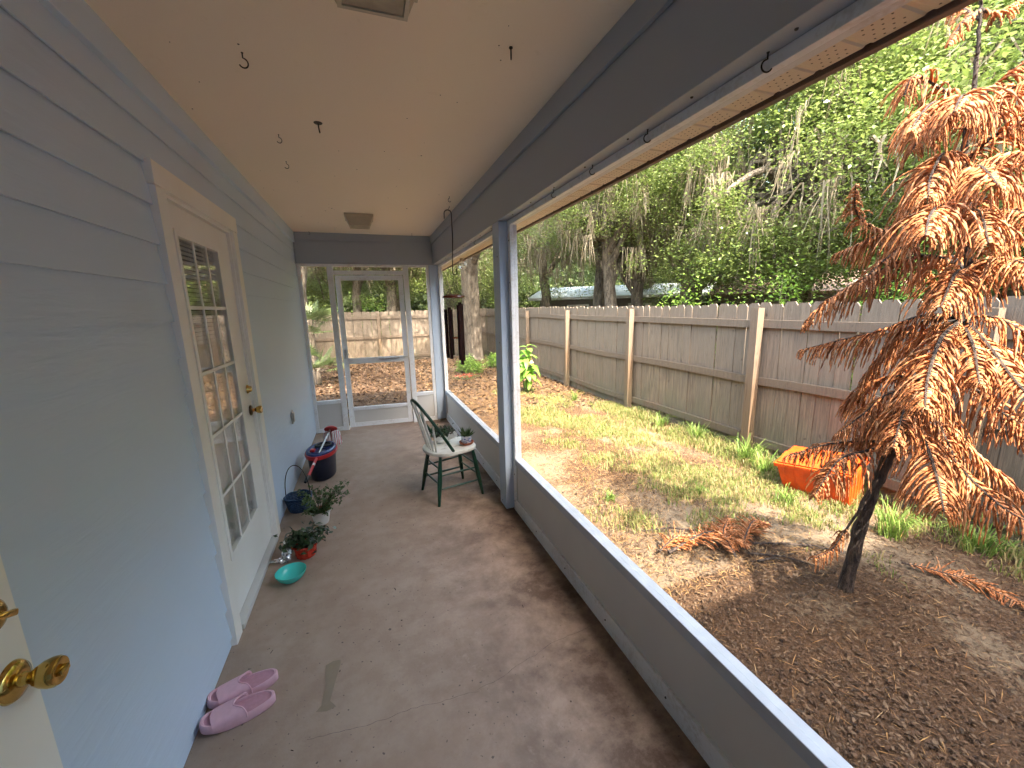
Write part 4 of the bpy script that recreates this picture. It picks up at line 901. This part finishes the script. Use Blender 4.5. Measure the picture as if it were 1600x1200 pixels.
leafball("low_shrub", (4.2, 10.9, gz(4.2, 10.9)), .42, 1500, .06, M['brightleaf'], "low green shrub against the dark fence corner behind the broad leaved plant", "shrub", .8, seed=4)
fl = empty("red_flowers", (2.92, 9.3, gz(2.9, 9.3)), "low patch of small red flowers in front of the rounded shrub", "flowers")
C_ = rg.normal(size=(60, 3))*np.array([.14, .08, .03])+np.array([0, 0, .08]); V, F = leaves(C_, rg.uniform(.03, .06, 60), .8, .4, rng=rg); npmesh("petals", V, F, M['redflower'], fl)
C_ = rg.normal(size=(240, 3))*np.array([.17, .11, .02])+np.array([0, 0, .04]); V, F = leaves(C_, rg.uniform(.03, .05, 240), .6, .4, rng=rg); npmesh("foliage", V, F, M['potleaf'], fl)
def palmetto(loc, nf, L, label, hgt, seed):
    rr = random.Random(seed); root = empty("palmetto", loc, label, "palm", None); mb = MB(); ms = MB()
    for i in range(nf):
        a = i*2.4+rr.uniform(-.3, .3); el = rr.uniform(.05, 1.2); d = Vector((math.cos(a)*math.cos(el), math.sin(a)*math.cos(el), math.sin(el))); p0 = Vector((0, 0, hgt*rr.uniform(.5, 1))); p1 = p0+d*L*rr.uniform(.6, 1)
        ms.tube([p0, p1], [.010, .006], 5); s_ = d.cross(Vector((0, 0, 1))).normalized(); u = s_.cross(d)
        for k in range(19):
            b = (k-9)/9*1.9; dd = (d*math.cos(b)+s_*math.sin(b)+u*.15).normalized(); R0 = L*.75*(1-.12*abs(b)); w0 = (d*math.cos(b+1.57)+s_*math.sin(b+1.57))*.016
            m1 = p1+dd*R0*.5; m2 = p1+dd*R0+Vector((0, 0, -R0*.22))
            mb.add([p1, m1+w0, m2, m1-w0], [(0, 1, 2, 3)])
    ms.tube([(0, 0, -.1), (0, 0, hgt)], [.09, .07], 10); ms.build("stem", M['bark'], root, True); mb.build("fronds", M['palmleaf'], root); return root
palmetto((-.60, 11.4, gz(-.6, 11.4)), 22, .62, "tall fan palm left of the screen door beyond the screen", 1.55, 2)
palmetto((-.45, 10.3, gz(-.4, 10.3)), 18, .52, "low fan palm in front of the back fence at the far left", .35, 3)
# ================================================================== the dead norfolk pine
TRUNK=[(3.256, 1.304, -0.2), (3.265, 1.287, 0.131), (3.274, 1.269, 0.378), (3.293, 1.233, 0.636), (3.325, 1.172, 0.935), (3.349, 1.125, 1.158), (3.372, 1.081, 1.335), (3.381, 1.064, 1.5), (3.376, 1.073, 1.674), (3.359, 1.105, 1.931), (3.339, 1.144, 2.182), (3.337, 1.147, 2.314), (3.336, 1.149, 2.491), (3.332, 1.158, 2.642), (3.326, 1.169, 2.79), (3.32, 1.181, 2.936)]
BR=[
 ( [(3.328, 1.166, 2.754), (3.242, 1.177, 2.697), (3.163, 1.176, 2.599)] , 0.3 ),
 ( [(3.328, 1.166, 2.754), (3.418, 1.147, 2.752), (3.511, 1.121, 2.798)] , 0.3 ),
 ( [(3.329, 1.164, 2.717), (3.426, 1.284, 2.856), (3.52, 1.411, 3.006)] , 0.3 ),
 ( [(3.338, 1.147, 2.37), (3.247, 1.22, 2.466), (3.163, 1.278, 2.533), (3.108, 1.281, 2.444)] , 1 ),
 ( [(3.337, 1.148, 2.334), (3.16, 1.181, 2.382), (3.013, 1.157, 2.308), (2.875, 1.116, 2.211)] , 1 ),
 ( [(3.335, 1.151, 2.276), (3.223, 1.204, 2.349), (3.136, 1.208, 2.262), (3.057, 1.195, 2.177)] , 0.8 ),
 ( [(3.339, 1.145, 2.369), (3.369, 1.086, 2.447), (3.408, 1.012, 2.518)] , 1 ),
 ( [(3.337, 1.148, 2.288), (3.241, 1.025, 2.348), (3.153, 0.888, 2.343)] , 1 ),
 ( [(3.337, 1.148, 2.353), (3.065, 1.056, 2.338), (2.799, 0.954, 2.205)] , 1 ),
 ( [(3.338, 1.147, 2.339), (3.631, 1.197, 2.41), (3.947, 1.204, 2.408)] , 0.8 ),
 ( [(3.341, 1.139, 2.141), (3.308, 1.049, 2.21), (3.288, 0.935, 2.258)] , 1 ),
 ( [(3.346, 1.131, 2.086), (3.189, 0.971, 2.098), (3.034, 0.808, 2.051)] , 1 ),
 ( [(3.343, 1.136, 2.121), (3.158, 1.124, 2.163), (2.989, 1.08, 2.042), (2.836, 1.005, 1.928)] , 1 ),
 ( [(3.346, 1.13, 2.058), (3.261, 1.192, 2.132), (3.191, 1.224, 2.017), (3.134, 1.232, 1.89)] , 1 ),
 ( [(3.346, 1.13, 2.072), (3.101, 0.986, 2.06), (2.864, 0.829, 1.929)] , 1 ),
 ( [(3.352, 1.118, 1.892), (3.28, 1.212, 1.964), (3.214, 1.293, 1.899), (3.144, 1.381, 1.833), (3.073, 1.471, 1.781)] , 1 ),
 ( [(3.281, 1.256, 1.93), (3.148, 1.307, 1.875), (3.018, 1.352, 1.952), (2.926, 1.324, 2.072)] , 0.5 ),
 ( [(3.349, 1.124, 1.865), (3.211, 1.186, 1.834), (3.081, 1.231, 1.745), (2.952, 1.273, 1.616)] , 1 ),
 ( [(3.358, 1.107, 1.931), (3.397, 1.033, 1.996), (3.448, 0.935, 2.012)] , 1 ),
 ( [(3.361, 1.102, 1.889), (3.202, 0.947, 1.893), (3.052, 0.773, 1.821)] , 1 ),
 ( [(3.353, 1.117, 1.877), (3.087, 1.055, 1.936), (2.827, 0.982, 1.871), (2.584, 0.875, 1.76)] , 1 ),
 ( [(3.357, 1.109, 1.904), (3.112, 0.967, 1.887), (2.865, 0.826, 1.736)] , 1 ),
 ( [(3.362, 1.1, 1.7), (3.269, 1.202, 1.745), (3.168, 1.32, 1.68), (3.062, 1.447, 1.56), (2.979, 1.53, 1.41)] , 1 ),
 ( [(3.373, 1.08, 1.704), (3.406, 1.015, 1.774), (3.454, 0.922, 1.788)] , 1 ),
 ( [(3.375, 1.075, 1.66), (3.214, 0.924, 1.697), (3.067, 0.745, 1.641)] , 1 ),
 ( [(3.376, 1.073, 1.646), (3.097, 0.995, 1.652), (2.823, 0.907, 1.512)] , 1 ),
 ( [(3.373, 1.078, 1.661), (3.536, 1.226, 1.753), (3.681, 1.407, 1.638)] , 1 ),
 ( [(3.38, 1.065, 1.465), (3.298, 1.178, 1.46), (3.208, 1.304, 1.383), (3.109, 1.449, 1.322), (3.025, 1.564, 1.271)] , 1 ),
 ( [(3.379, 1.068, 1.456), (3.326, 1.21, 1.414), (3.292, 1.318, 1.244), (3.282, 1.377, 1.052)] , 1 ),
 ( [(3.38, 1.066, 1.441), (3.135, 1.023, 1.366), (2.91, 0.945, 1.223), (2.696, 0.845, 1.134)] , 1 ),
 ( [(3.382, 1.062, 1.456), (3.363, 0.944, 1.45), (3.369, 0.778, 1.331)] , 1 ),
 ( [(3.382, 1.06, 1.441), (3.259, 0.93, 1.352), (3.146, 0.778, 1.204), (3.025, 0.642, 1.121)] , 1 ),
 ( [(3.383, 1.059, 1.426), (3.584, 0.981, 1.285), (3.8, 0.872, 1.13)] , 1 ),
 ( [(3.377, 1.071, 1.441), (3.526, 1.245, 1.365), (3.674, 1.421, 1.085)] , 1 ),
 ( [(3.381, 1.062, 1.426), (3.203, 0.945, 1.34), (3.02, 0.836, 1.205)] , 1 ),
 ( [(3.347, 1.128, 1.132), (3.334, 1.257, 1.146), (3.32, 1.386, 1.076), (3.328, 1.473, 0.896)] , 1 ),
 ( [(3.347, 1.129, 1.109), (3.242, 1.228, 1.067), (3.156, 1.292, 0.942), (3.072, 1.352, 0.829)] , 1 ),
 ( [(3.345, 1.133, 1.109), (3.193, 1.118, 1.103), (3.054, 1.077, 0.993), (2.92, 1.027, 0.887)] , 1 ),
 ( [(3.35, 1.123, 1.143), (3.287, 0.999, 1.183), (3.238, 0.846, 1.073), (3.188, 0.697, 0.998)] , 1 ),
 ( [(3.348, 1.127, 1.126), (3.57, 1.16, 0.962), (3.803, 1.173, 0.708)] , 1 ),
 ( [(3.346, 1.131, 1.125), (3.492, 1.31, 0.935), (3.658, 1.453, 0.636)] , 1 ),
 ( [(3.323, 1.174, 0.918), (3.306, 1.053, 0.855), (3.306, 0.9, 0.712), (3.287, 0.783, 0.636), (3.268, 0.666, 0.605)] , 1.2 ),
 ( [(3.322, 1.178, 0.91), (3.158, 1.041, 0.911), (2.996, 0.903, 0.801), (2.821, 0.789, 0.716)] , 1.1 ),
 ( [(3.324, 1.174, 0.911), (3.279, 1.26, 0.953), (3.234, 1.347, 0.772)] , 1 ),
 ( [(3.307, 1.206, 0.806), (3.187, 1.293, 0.795), (3.064, 1.388, 0.764), (2.926, 1.509, 0.671)] , 0.8 ),
 ( [(3.306, 1.208, 0.788), (3.129, 1.241, 0.767), (2.961, 1.257, 0.735), (2.803, 1.254, 0.572)] , 0.9 ),
 ( [(3.325, 1.17, 0.919), (3.476, 1.084, 0.889), (3.657, 0.942, 0.672), (3.813, 0.846, 0.513)] , 1 ),
 ( [(3.32, 1.18, 0.889), (3.309, 1.099, 1.005), (3.303, 1.008, 0.87), (3.286, 0.938, 0.737)] , 1 ),
 ( [(3.298, 1.223, 0.665), (3.226, 1.239, 0.497), (3.15, 1.262, 0.35), (3.071, 1.291, 0.184), (2.989, 1.326, 0.127)] , -1 ),
]
GB=[
  [(2.51, 1.92, -0.08), (2.84, 1.947, -0.08), (3.126, 1.936, -0.08), (3.432, 1.952, -0.08)] ,
  [(2.872, 1.714, -0.08), (2.975, 1.909, -0.08), (3.215, 2.072, -0.08)] ,
  [(2.632, 1.965, -0.08), (2.903, 1.896, -0.08), (3.039, 1.76, -0.08)] ,
  [(2.461, 1.955, -0.08), (2.659, 1.996, -0.08), (2.732, 1.925, -0.08)] ,
  [(3.824, 1.315, -0.08), (3.947, 1.156, -0.08), (4.019, 1.02, -0.08), (3.981, 0.815, -0.08)] ,
  [(3.032, 1.803, -0.08), (3.267, 1.924, -0.08), (3.397, 1.899, -0.08)] ,
]
dt = empty("dead_pine_tree", (3.256, 1.304, gz(3.25, 1.3)), "dead star shaped pine with drooping rust orange fronds in the near yard", "tree")
def catmull(P, per=8):
    P = [Vector(p_) for p_ in P]; P = [P[0]*2-P[1]]+P+[P[-1]*2-P[-2]]; out = []
    for i in range(1, len(P)-2):
        for k in range(per):
            t_ = k/per; a, b, c, d = P[i-1:i+3]; out.append(.5*((2*b)+(c-a)*t_+(2*a-5*b+4*c-d)*t_*t_+(3*b-a-3*c+d)*t_**3))
    out.append(P[-2]); return out
tp = catmull(TRUNK, 5); nT = len(tp)
rad = [.030*(1-i/nT)**1.1+.003 for i in range(nT)]; rad[0] = .043; rad[1] = .036
mb = MB(); rr = random.Random(4); jp = [p_+Vector((rr.uniform(-1, 1), rr.uniform(-1, 1), 0))*.003 for p_ in tp]
mb.tube(jp, [r_*rr.uniform(.88, 1.15) for r_ in rad], 11)
for i in range(500):                     # stubs of old needles on the bark
    k = rr.randrange(0, nT-2); p_ = tp[k].lerp(tp[k+1], rr.random()); a = rr.uniform(0, 6.28); d = Vector((math.cos(a), math.sin(a), rr.uniform(.1, .8))); q = p_+Vector((d.x, d.y, 0))*rad[k]*.85
    mb.add([q, q+Vector((-d.y, d.x, 0))*.004, q+d*rr.uniform(.008, .02), q-Vector((-d.y, d.x, 0))*.004], [(0, 1, 2, 3)])
world_part(mb.build("trunk", M['pinebark'], smooth=True), dt)
def frond(path, s, root, seed, lay=False, nm="branch", world=True):
    """one branch with its two combs of rope-like drooping branchlets"""
    rg_ = np.random.default_rng(seed); P = catmull(path, 10); L = sum((P[i+1]-P[i]).length for i in range(len(P)-1)); n = len(P)
    bare = s < 0; s = abs(s)
    mb = MB(); mb.tube(P, [.010*(1-i/n)**.8*max(.6, min(1.2, L))+.0022 for i in range(n)], 6); wd = mb.build(nm, M['pinebark'], smooth=True); world_part(wd, root) if world else None
    acc = 0; pos = []; step = .0066; nxt = L*.06 if not bare else L*.62
    for i in range(n-1):
        seg = (P[i+1]-P[i]).length
        while acc+seg > nxt and nxt < L*.995: pos.append((P[i].lerp(P[i+1], (nxt-acc)/seg), (P[i+1]-P[i]).normalized(), nxt/L)); nxt += step
        acc += seg
    up = Vector((0, 0, 1)); side = 1; N = []; rings = 9; nside = 3; Vs = []; Fs = []
    for p_, d, t_ in pos:
        side = -side
        s_ = d.cross(up); s_ = s_.normalized() if s_.length > .05 else Vector((1, 0, 0))
        fall = (t_**.5 if t_ < .25 else 1)*(1-max(0, t_-.55)/.45*.78)
        LL = .235*s*fall*rg_.uniform(.75, 1.15)
        if bare: LL = .075*rg_.uniform(.7, 1.2)
        if rg_.uniform() < .06: LL *= .45
        v = (s_*side*rg_.uniform(.55, .95)+d*rg_.uniform(.35, .75)+up*(rg_.uniform(-.05, .4) if not lay else rg_.uniform(0, .35))+Vector(rg_.normal(size=3))*.13).normalized()
        drp = rg_.uniform(1.4, 3.2) if not lay else rg_.uniform(.2, .8)
        q = p_.copy(); pts = [q.copy()]
        for k in range(rings-1):
            v = (v-up*drp*.16*(1 if v.z > -.96 else 0)).normalized(); q = q+v*LL/(rings-1)
            if lay: q.z = max(q.z, gz(q.x, q.y)+.012)
            pts.append(q.copy())
        base = len(Vs); r0 = .0050*rg_.uniform(.8, 1.2)
        a0 = v.orthogonal().normalized()
        for k, q in enumerate(pts):
            dd = (pts[min(k+1, rings-1)]-pts[max(k-1, 0)]).normalized(); a0 = (a0-dd*a0.dot(dd)); a0 = a0.normalized() if a0.length > 1e-4 else dd.orthogonal().normalized(); b0 = dd.cross(a0); r_ = r0*(1.45 if k % 2 else .75)*(1-.6*(k/(rings-1))**2)
            for j in range(nside): an = 2*math.pi*j/nside+k*.9; Vs.append(tuple(q+(a0*math.cos(an)+b0*math.sin(an))*r_))
        for k in range(rings-1):
            for j in range(nside): Fs.append((base+k*nside+j, base+k*nside+(j+1) % nside, base+(k+1)*nside+(j+1) % nside, base+(k+1)*nside+j))
    o = npmesh("needles", np.array(Vs), np.array(Fs), M['needle']); o.parent = wd
    return wd
for i, (path, s) in enumerate(BR): frond(path, s, dt, 100+i)
gp = empty("fallen_fronds", (3.05, 1.9, gz(3.05, 1.9)), "heap of dead rust brown fronds lying on the sand left of the dead tree", "fallen fronds")
for i, path in enumerate(GB[:4]+GB[5:]):
    frond([(x, y, gz(x, y)+.05+.05*math.sin(k*1.4)) for k, (x, y, z) in enumerate(path)], .62, gp, 300+i, True, "frond_stem")
gp = empty("fallen_frond", (4.0, 1.3, gz(4, 1.3)), "single dead frond lying in the shaded grass right of the trunk", "fallen fronds")
frond([(x, y, gz(x, y)+.03) for x, y, z in GB[4]], .62, gp, 320, True, "frond_stem")
st = MB()
for (a, b) in (((3.02, 1.75), (3.30, 1.50)), ((3.15, 1.82), (3.50, 1.62)), ((2.9, 2.1), (2.55, 2.25)), ((3.0, 1.66), (3.18, 1.60)), ((3.3, 1.75), (3.62, 1.50))):
    st.tube([(a[0], a[1], gz(*a)+.02), ((a[0]+b[0])/2+.02, (a[1]+b[1])/2, gz(*a)+.035), (b[0], b[1], gz(*b)+.015)], [.008, .006, .003], 6)
tag(st.build("broken_twigs", M['pinebark']), "dark broken twigs lying between the frond heap and the trunk", "twigs", kind='stuff')
# ================================================================== oaks with spanish moss
def oak_proto(seed, h, crown_r, crown_z, crown_h, trunk_r, nclump, per, leafsz, nmoss, skirt=0.0, lean=(0, 0), off=(0, 0)):
    rr = np.random.default_rng(seed); rp = random.Random(seed)
    root = bpy.data.objects.new("moss_oak", None); sc.collection.objects.link(root)
    mb = MB(); tops = []
    T = [Vector((0, 0, -.4)), Vector((0.02, 0, .5)), Vector((lean[0]*.4, lean[1]*.4, h*.35)), Vector((lean[0], lean[1], h*.6)), Vector((lean[0]*1.3, lean[1]*1.3, h*.85))]
    TP = catmull(T, 6); nn = len(TP); mb.tube([p_+Vector(rr.normal(size=3))*.012 for p_ in TP], [trunk_r*(1.35 if i == 0 else 1.12 if i < 5 else 1)*(1-.55*i/nn) for i in range(nn)], 14)
    cc = []
    for i in range(nclump):
        v = rr.normal(size=3); v /= np.linalg.norm(v); q = rr.uniform(.45, 1)**.6; c = np.array([off[0]+v[0]*crown_r*q, off[1]+v[1]*crown_r*q, crown_z+v[2]*crown_h*q])
        if skirt and rr.uniform() < skirt: c[2] = rr.uniform(1.9, crown_z-crown_h*.4); c[:2] *= .9
        cc.append(c)
    cc = np.array(cc)
    for i in range(16):
        c = Vector(cc[i]); s0 = TP[rp.randrange(int(nn*.45), nn-1)]; mid = s0.lerp(c, .5)+Vector((0, 0, .5)); br = [s0, s0.lerp(mid, .5)+Vector(rr.normal(size=3))*.12, mid, mid.lerp(c, .5)+Vector(rr.normal(size=3))*.15, c]
        mb.tube(catmull(br, 3), [trunk_r*.42*(1-k/14)**1.1+.012 for k in range(13)], 7)
        for z in range(3):
            c2 = Vector(cc[rp.randrange(16, nclump)]); mb.tube([mid, mid.lerp(c2, .5)+Vector(rr.normal(size=3))*.2, c2], [.035, .022, .007], 5)
    mb.build("trunk", M['bark'], root, True)
    n = nclump*per; idx = np.repeat(np.arange(nclump), per); sg = rr.uniform(.22, .42, nclump)[idx][:, None]
    C_ = cc[idx]+rr.normal(size=(n, 3))*sg*np.array([1, 1, .6]); V, F = leaves(C_, rr.uniform(.65, 1.3, n)*leafsz, .55, .35, rng=rr); npmesh("crown", V, F, M['oakleaf'], root)
    # moss
    Vs = []; 
    for i in range(nmoss):
        c = cc[rr.integers(0, nclump)]+rr.normal(size=3)*.25; c[2] = max(3.2, min(c[2], crown_z+crown_h*.3)); ns = int(rr.integers(14, 34)); LM = rr.uniform(.5, 1.5); spd = rr.uniform(.05, .16); dx = rr.normal(size=2)
        for k in range(ns):
            t0 = rr.normal(); p_ = np.array([c[0]+dx[0]*t0*spd*1.3, c[1]+dx[1]*t0*spd*1.3, c[2]]); Ls = LM*rr.uniform(.35, 1)*math.exp(-t0*t0*.35); a = rr.uniform(0, 3.14); wv = np.array([math.cos(a), math.sin(a), 0])*rr.uniform(.006, .016)
            dr = rr.normal(size=2)*.10; seg = 4; prev = None
            for q in range(seg):
                z0, z1 = q/seg, (q+1)/seg; w0, w1 = 1-.8*z0*z0, 1-.8*z1*z1
                A_ = p_+np.array([dr[0]*z0+.02*math.sin(9*z0+k), dr[1]*z0, -Ls*z0]); B_ = p_+np.array([dr[0]*z1+.02*math.sin(9*z1+k), dr[1]*z1, -Ls*z1]); Vs += [A_-wv*w0, A_+wv*w0, B_+wv*w1, B_-wv*w1]
    if Vs: Vs = np.array(Vs); npmesh("spanish_moss", Vs, np.arange(len(Vs)).reshape(-1, 4), M['moss'], root)
    return root
prot = {
 'tall': oak_proto(1, 6.5, 3.0, 5.1, 1.3, .24, 150, 260, .070, 95, 0, (.3, .2)),
 'skirt': oak_proto(2, 5.6, 3.0, 3.8, 2.0, .20, 190, 250, .066, 80, .22, (-.2, .2)),
 'mossy': oak_proto(3, 6.5, 3.0, 5.0, 1.2, .30, 120, 240, .070, 140, .06, (.2, -.3)),
 'low': oak_proto(4, 5.4, 2.8, 3.5, 2.0, .17, 190, 240, .064, 60, .35, (.1, .1)),
}
prot['spread'] = oak_proto(9, 8.2, 4.6, 7.0, 1.1, .36, 150, 150, .10, 40, 0, (-.3, -1.2), (-.6, -5.2))
used = set()
def place(kind, x, y, rz, s, label, szz=1.0):
    p_ = prot[kind]
    if kind in used:
        r_ = p_.copy(); sc.collection.objects.link(r_)
        for c in list(p_.children): c2 = c.copy(); c2.parent = r_; sc.collection.objects.link(c2)
    else: r_ = p_; used.add(kind)
    r_.location = (x, y, gz(x, y)); r_.rotation_euler = (0, 0, R(rz)); r_.scale = (s, s, s*szz)
    tag(r_, label, "tree", "moss hung oaks around the yard"); return r_
TREES = [
 ('spread', 4.02, 13.0, 0, 1.0, "big oak with a thick pale trunk inside the yard corner, seen behind the wind chime"),
 ('tall', 9.0, 10.9, 40, 1.0, "oak with a pale sunlit straight trunk right behind the fence left of the brown trunk"),
 ('tall', 9.6, 9.3, 150, 1.0, "oak with a brown trunk standing right of the pale trunk behind the fence"),
 ('mossy', 9.1, 13.4, 90, 1.1, "wide dark oak trunk draped in moss in front of the white roof"),
 ('mossy', 8.9, 17.4, 200, 1.0, "moss draped oak furthest left along the side fence, just right of the near post"),
 ('mossy', 7.6, 10.2, 250, .8, "smaller moss draped oak close behind the fence left of the pale trunk"),
 ('skirt', 9.6, 6.3, 10, 1.05, "leafy oak behind the fence above the green shrub, left of the dead tree"),
 ('skirt', 10.2, 3.2, 100, 1.05, "leafy oak behind the fence directly behind the dead tree"),
 ('low', 8.9, .6, 200, 1.1, "leafy oak behind the fence at the right edge"),
 ('low', 12.5, 8.0, 60, 1.3, "second row oak showing between the two trunks and the green shrub"),
 ('tall', 13.5, 4.5, 300, 1.35, "tall second row oak whose top rises behind the dead tree"),
 ('skirt', 12.8, 12.5, 170, 1.3, "second row oak behind the white roofed house"),
 ('low', 12.5, .2, 120, 1.4, "second row oak behind the right edge oak"),
 ('skirt', 14.5, 17.5, 20, 1.4, "far oak behind the fence between mossy trunks"),
 ('tall', 11.3, 5.6, 220, 1.2, "oak whose sunny crown fills the view above the shrub beyond the fence"),
 ('tall', .35, 17.6, 0, .95, "oak trunk seen through the left half of the screen door beyond the back fence"),
 ('mossy', 1.75, 16.9, 130, .9, "oak trunk seen through the right half of the screen door beyond the back fence"),
 ('mossy', -1.15, 13.2, 60, 1.0, "oak with a mottled trunk behind the fan palms at far left"),
 ('skirt', 4.4, 17.8, 60, 1.1, "leafy oak beyond the back fence at the yard corner"),
 ('low', -2.2, 19.5, 200, 1.2, "leafy oak beyond the back fence at far left"),
 ('low', 2.3, 22.0, 20, 1.4, "leafy oak far beyond the back fence behind the screen door"),
 ('skirt', 8.2, 22.0, 320, 1.4, "far leafy oak beyond the fence corner"),
]
for t_ in TREES: place(*t_)
# saplings and shrubs behind the fence
leafball("sapling", (6.9, 6.3, -.15), 1.05, 2600, .07, M['brightleaf'], "bright green sapling just over the fence top left of the dead tree", "shrub", 2.7, seed=21, clump=40)
leafball("sapling", (7.0, 4.75, -.15), 1.0, 2400, .07, M['brightleaf'], "bright green bush over the fence just left of the dead tree's lowest long frond", "shrub", 2.8, seed=22, clump=40)
leafball("sapling", (7.1, 3.2, -.15), 1.0, 2400, .07, M['brightleaf'], "green bush over the fence seen through the dead tree", "shrub", 2.6, seed=23, clump=40)
leafball("sapling", (1.1, 15.6, -.2), .95, 2200, .07, M['brightleaf'], "round yellowish bush above the back fence seen through the screen door", "shrub", 2.4, seed=24, clump=40)
leafball("sapling", (6.9, 1.1, -.15), 1.0, 2200, .07, M['woodleaf'], "dark green bush over the fence at the right edge", "shrub", 2.6, seed=25, clump=40)
leafball("sapling", (5.7, 15.6, -.15), .85, 1800, .07, M['brightleaf'], "light green bush beyond the fence corner right of the wind chime", "shrub", 2.6, seed=26, clump=36)
# far woods as one mass
n = 95000; a = rg.uniform(0, 1, n)
seg = np.array([(19, -14), (21, 4), (22, 16), (17, 27), (4, 29), (-10, 27), (-20, 18)], float); L_ = np.linalg.norm(np.diff(seg, axis=0), axis=1); cum = np.concatenate([[0], np.cumsum(L_)])/L_.sum()
X = np.interp(a, cum, seg[:, 0])+rg.normal(size=n)*1.0; Y = np.interp(a, cum, seg[:, 1])+rg.normal(size=n)*1.0
hh_ = 5.2+1.6*np.sin(a*37)+1.0*np.sin(a*91+1); Z = (rg.uniform(0, 1, n)**1.25)*hh_-.2
V, F = leaves(np.stack([X, Y, Z], 1), rg.uniform(.28, .52, n), .65, .2, rng=rg); o = npmesh("distant_woods", V, F, M['woodleaf']); tag(o, "dark mass of woods far beyond the fences and houses", "woods", kind='stuff')
# ---- neighbouring houses
nh = empty("neighbour_house", (15.5, 18.6, -.1), "low dark house with a white metal roof beyond the side fence", "house")
nh.rotation_euler = (0, 0, R(-38))
MB().box(-5.4, 5.4, -3, 3, 0, 1.95).build("wall", M['housewall'], nh)
MB().prism([(-3.5, 1.96), (3.5, 1.96), (3.5, 2.08), (0, 2.72), (-3.5, 2.08)], -5.9, 5.9, 'x').build("roof", M['roofw'], nh)
for x in (-3.4, -.4, 2.8):
    w_ = MB().box(x-.55, x+.55, -3.04, -3.002, .9, 1.7).build("window", M['blind'], nh); MB().box(x-.47, x+.47, -3.05, -3.042, .98, 1.62).build("pane", M['screw'], w_)
nh = empty("neighbour_house", (17.2, 11.4, -.1), "low house with a brown shingle roof beyond the fence right of the trunks", "house"); nh.rotation_euler = (0, 0, R(-55))
MB().box(-2.6, 2.6, -2, 2, 0, 1.85).build("wall", M['housewall'], nh)
MB().prism([(-2.5, 1.86), (2.5, 1.86), (2.5, 1.95), (0, 2.7), (-2.5, 1.95)], -3, 3, 'x').build("roof", M['roofb'], nh)
w_ = MB().box(-.5, .5, -2.04, -2.002, .8, 1.5).build("window", M['blind'], nh); MB().box(-.42, .42, -2.05, -2.042, .88, 1.42).build("pane", M['screw'], w_)
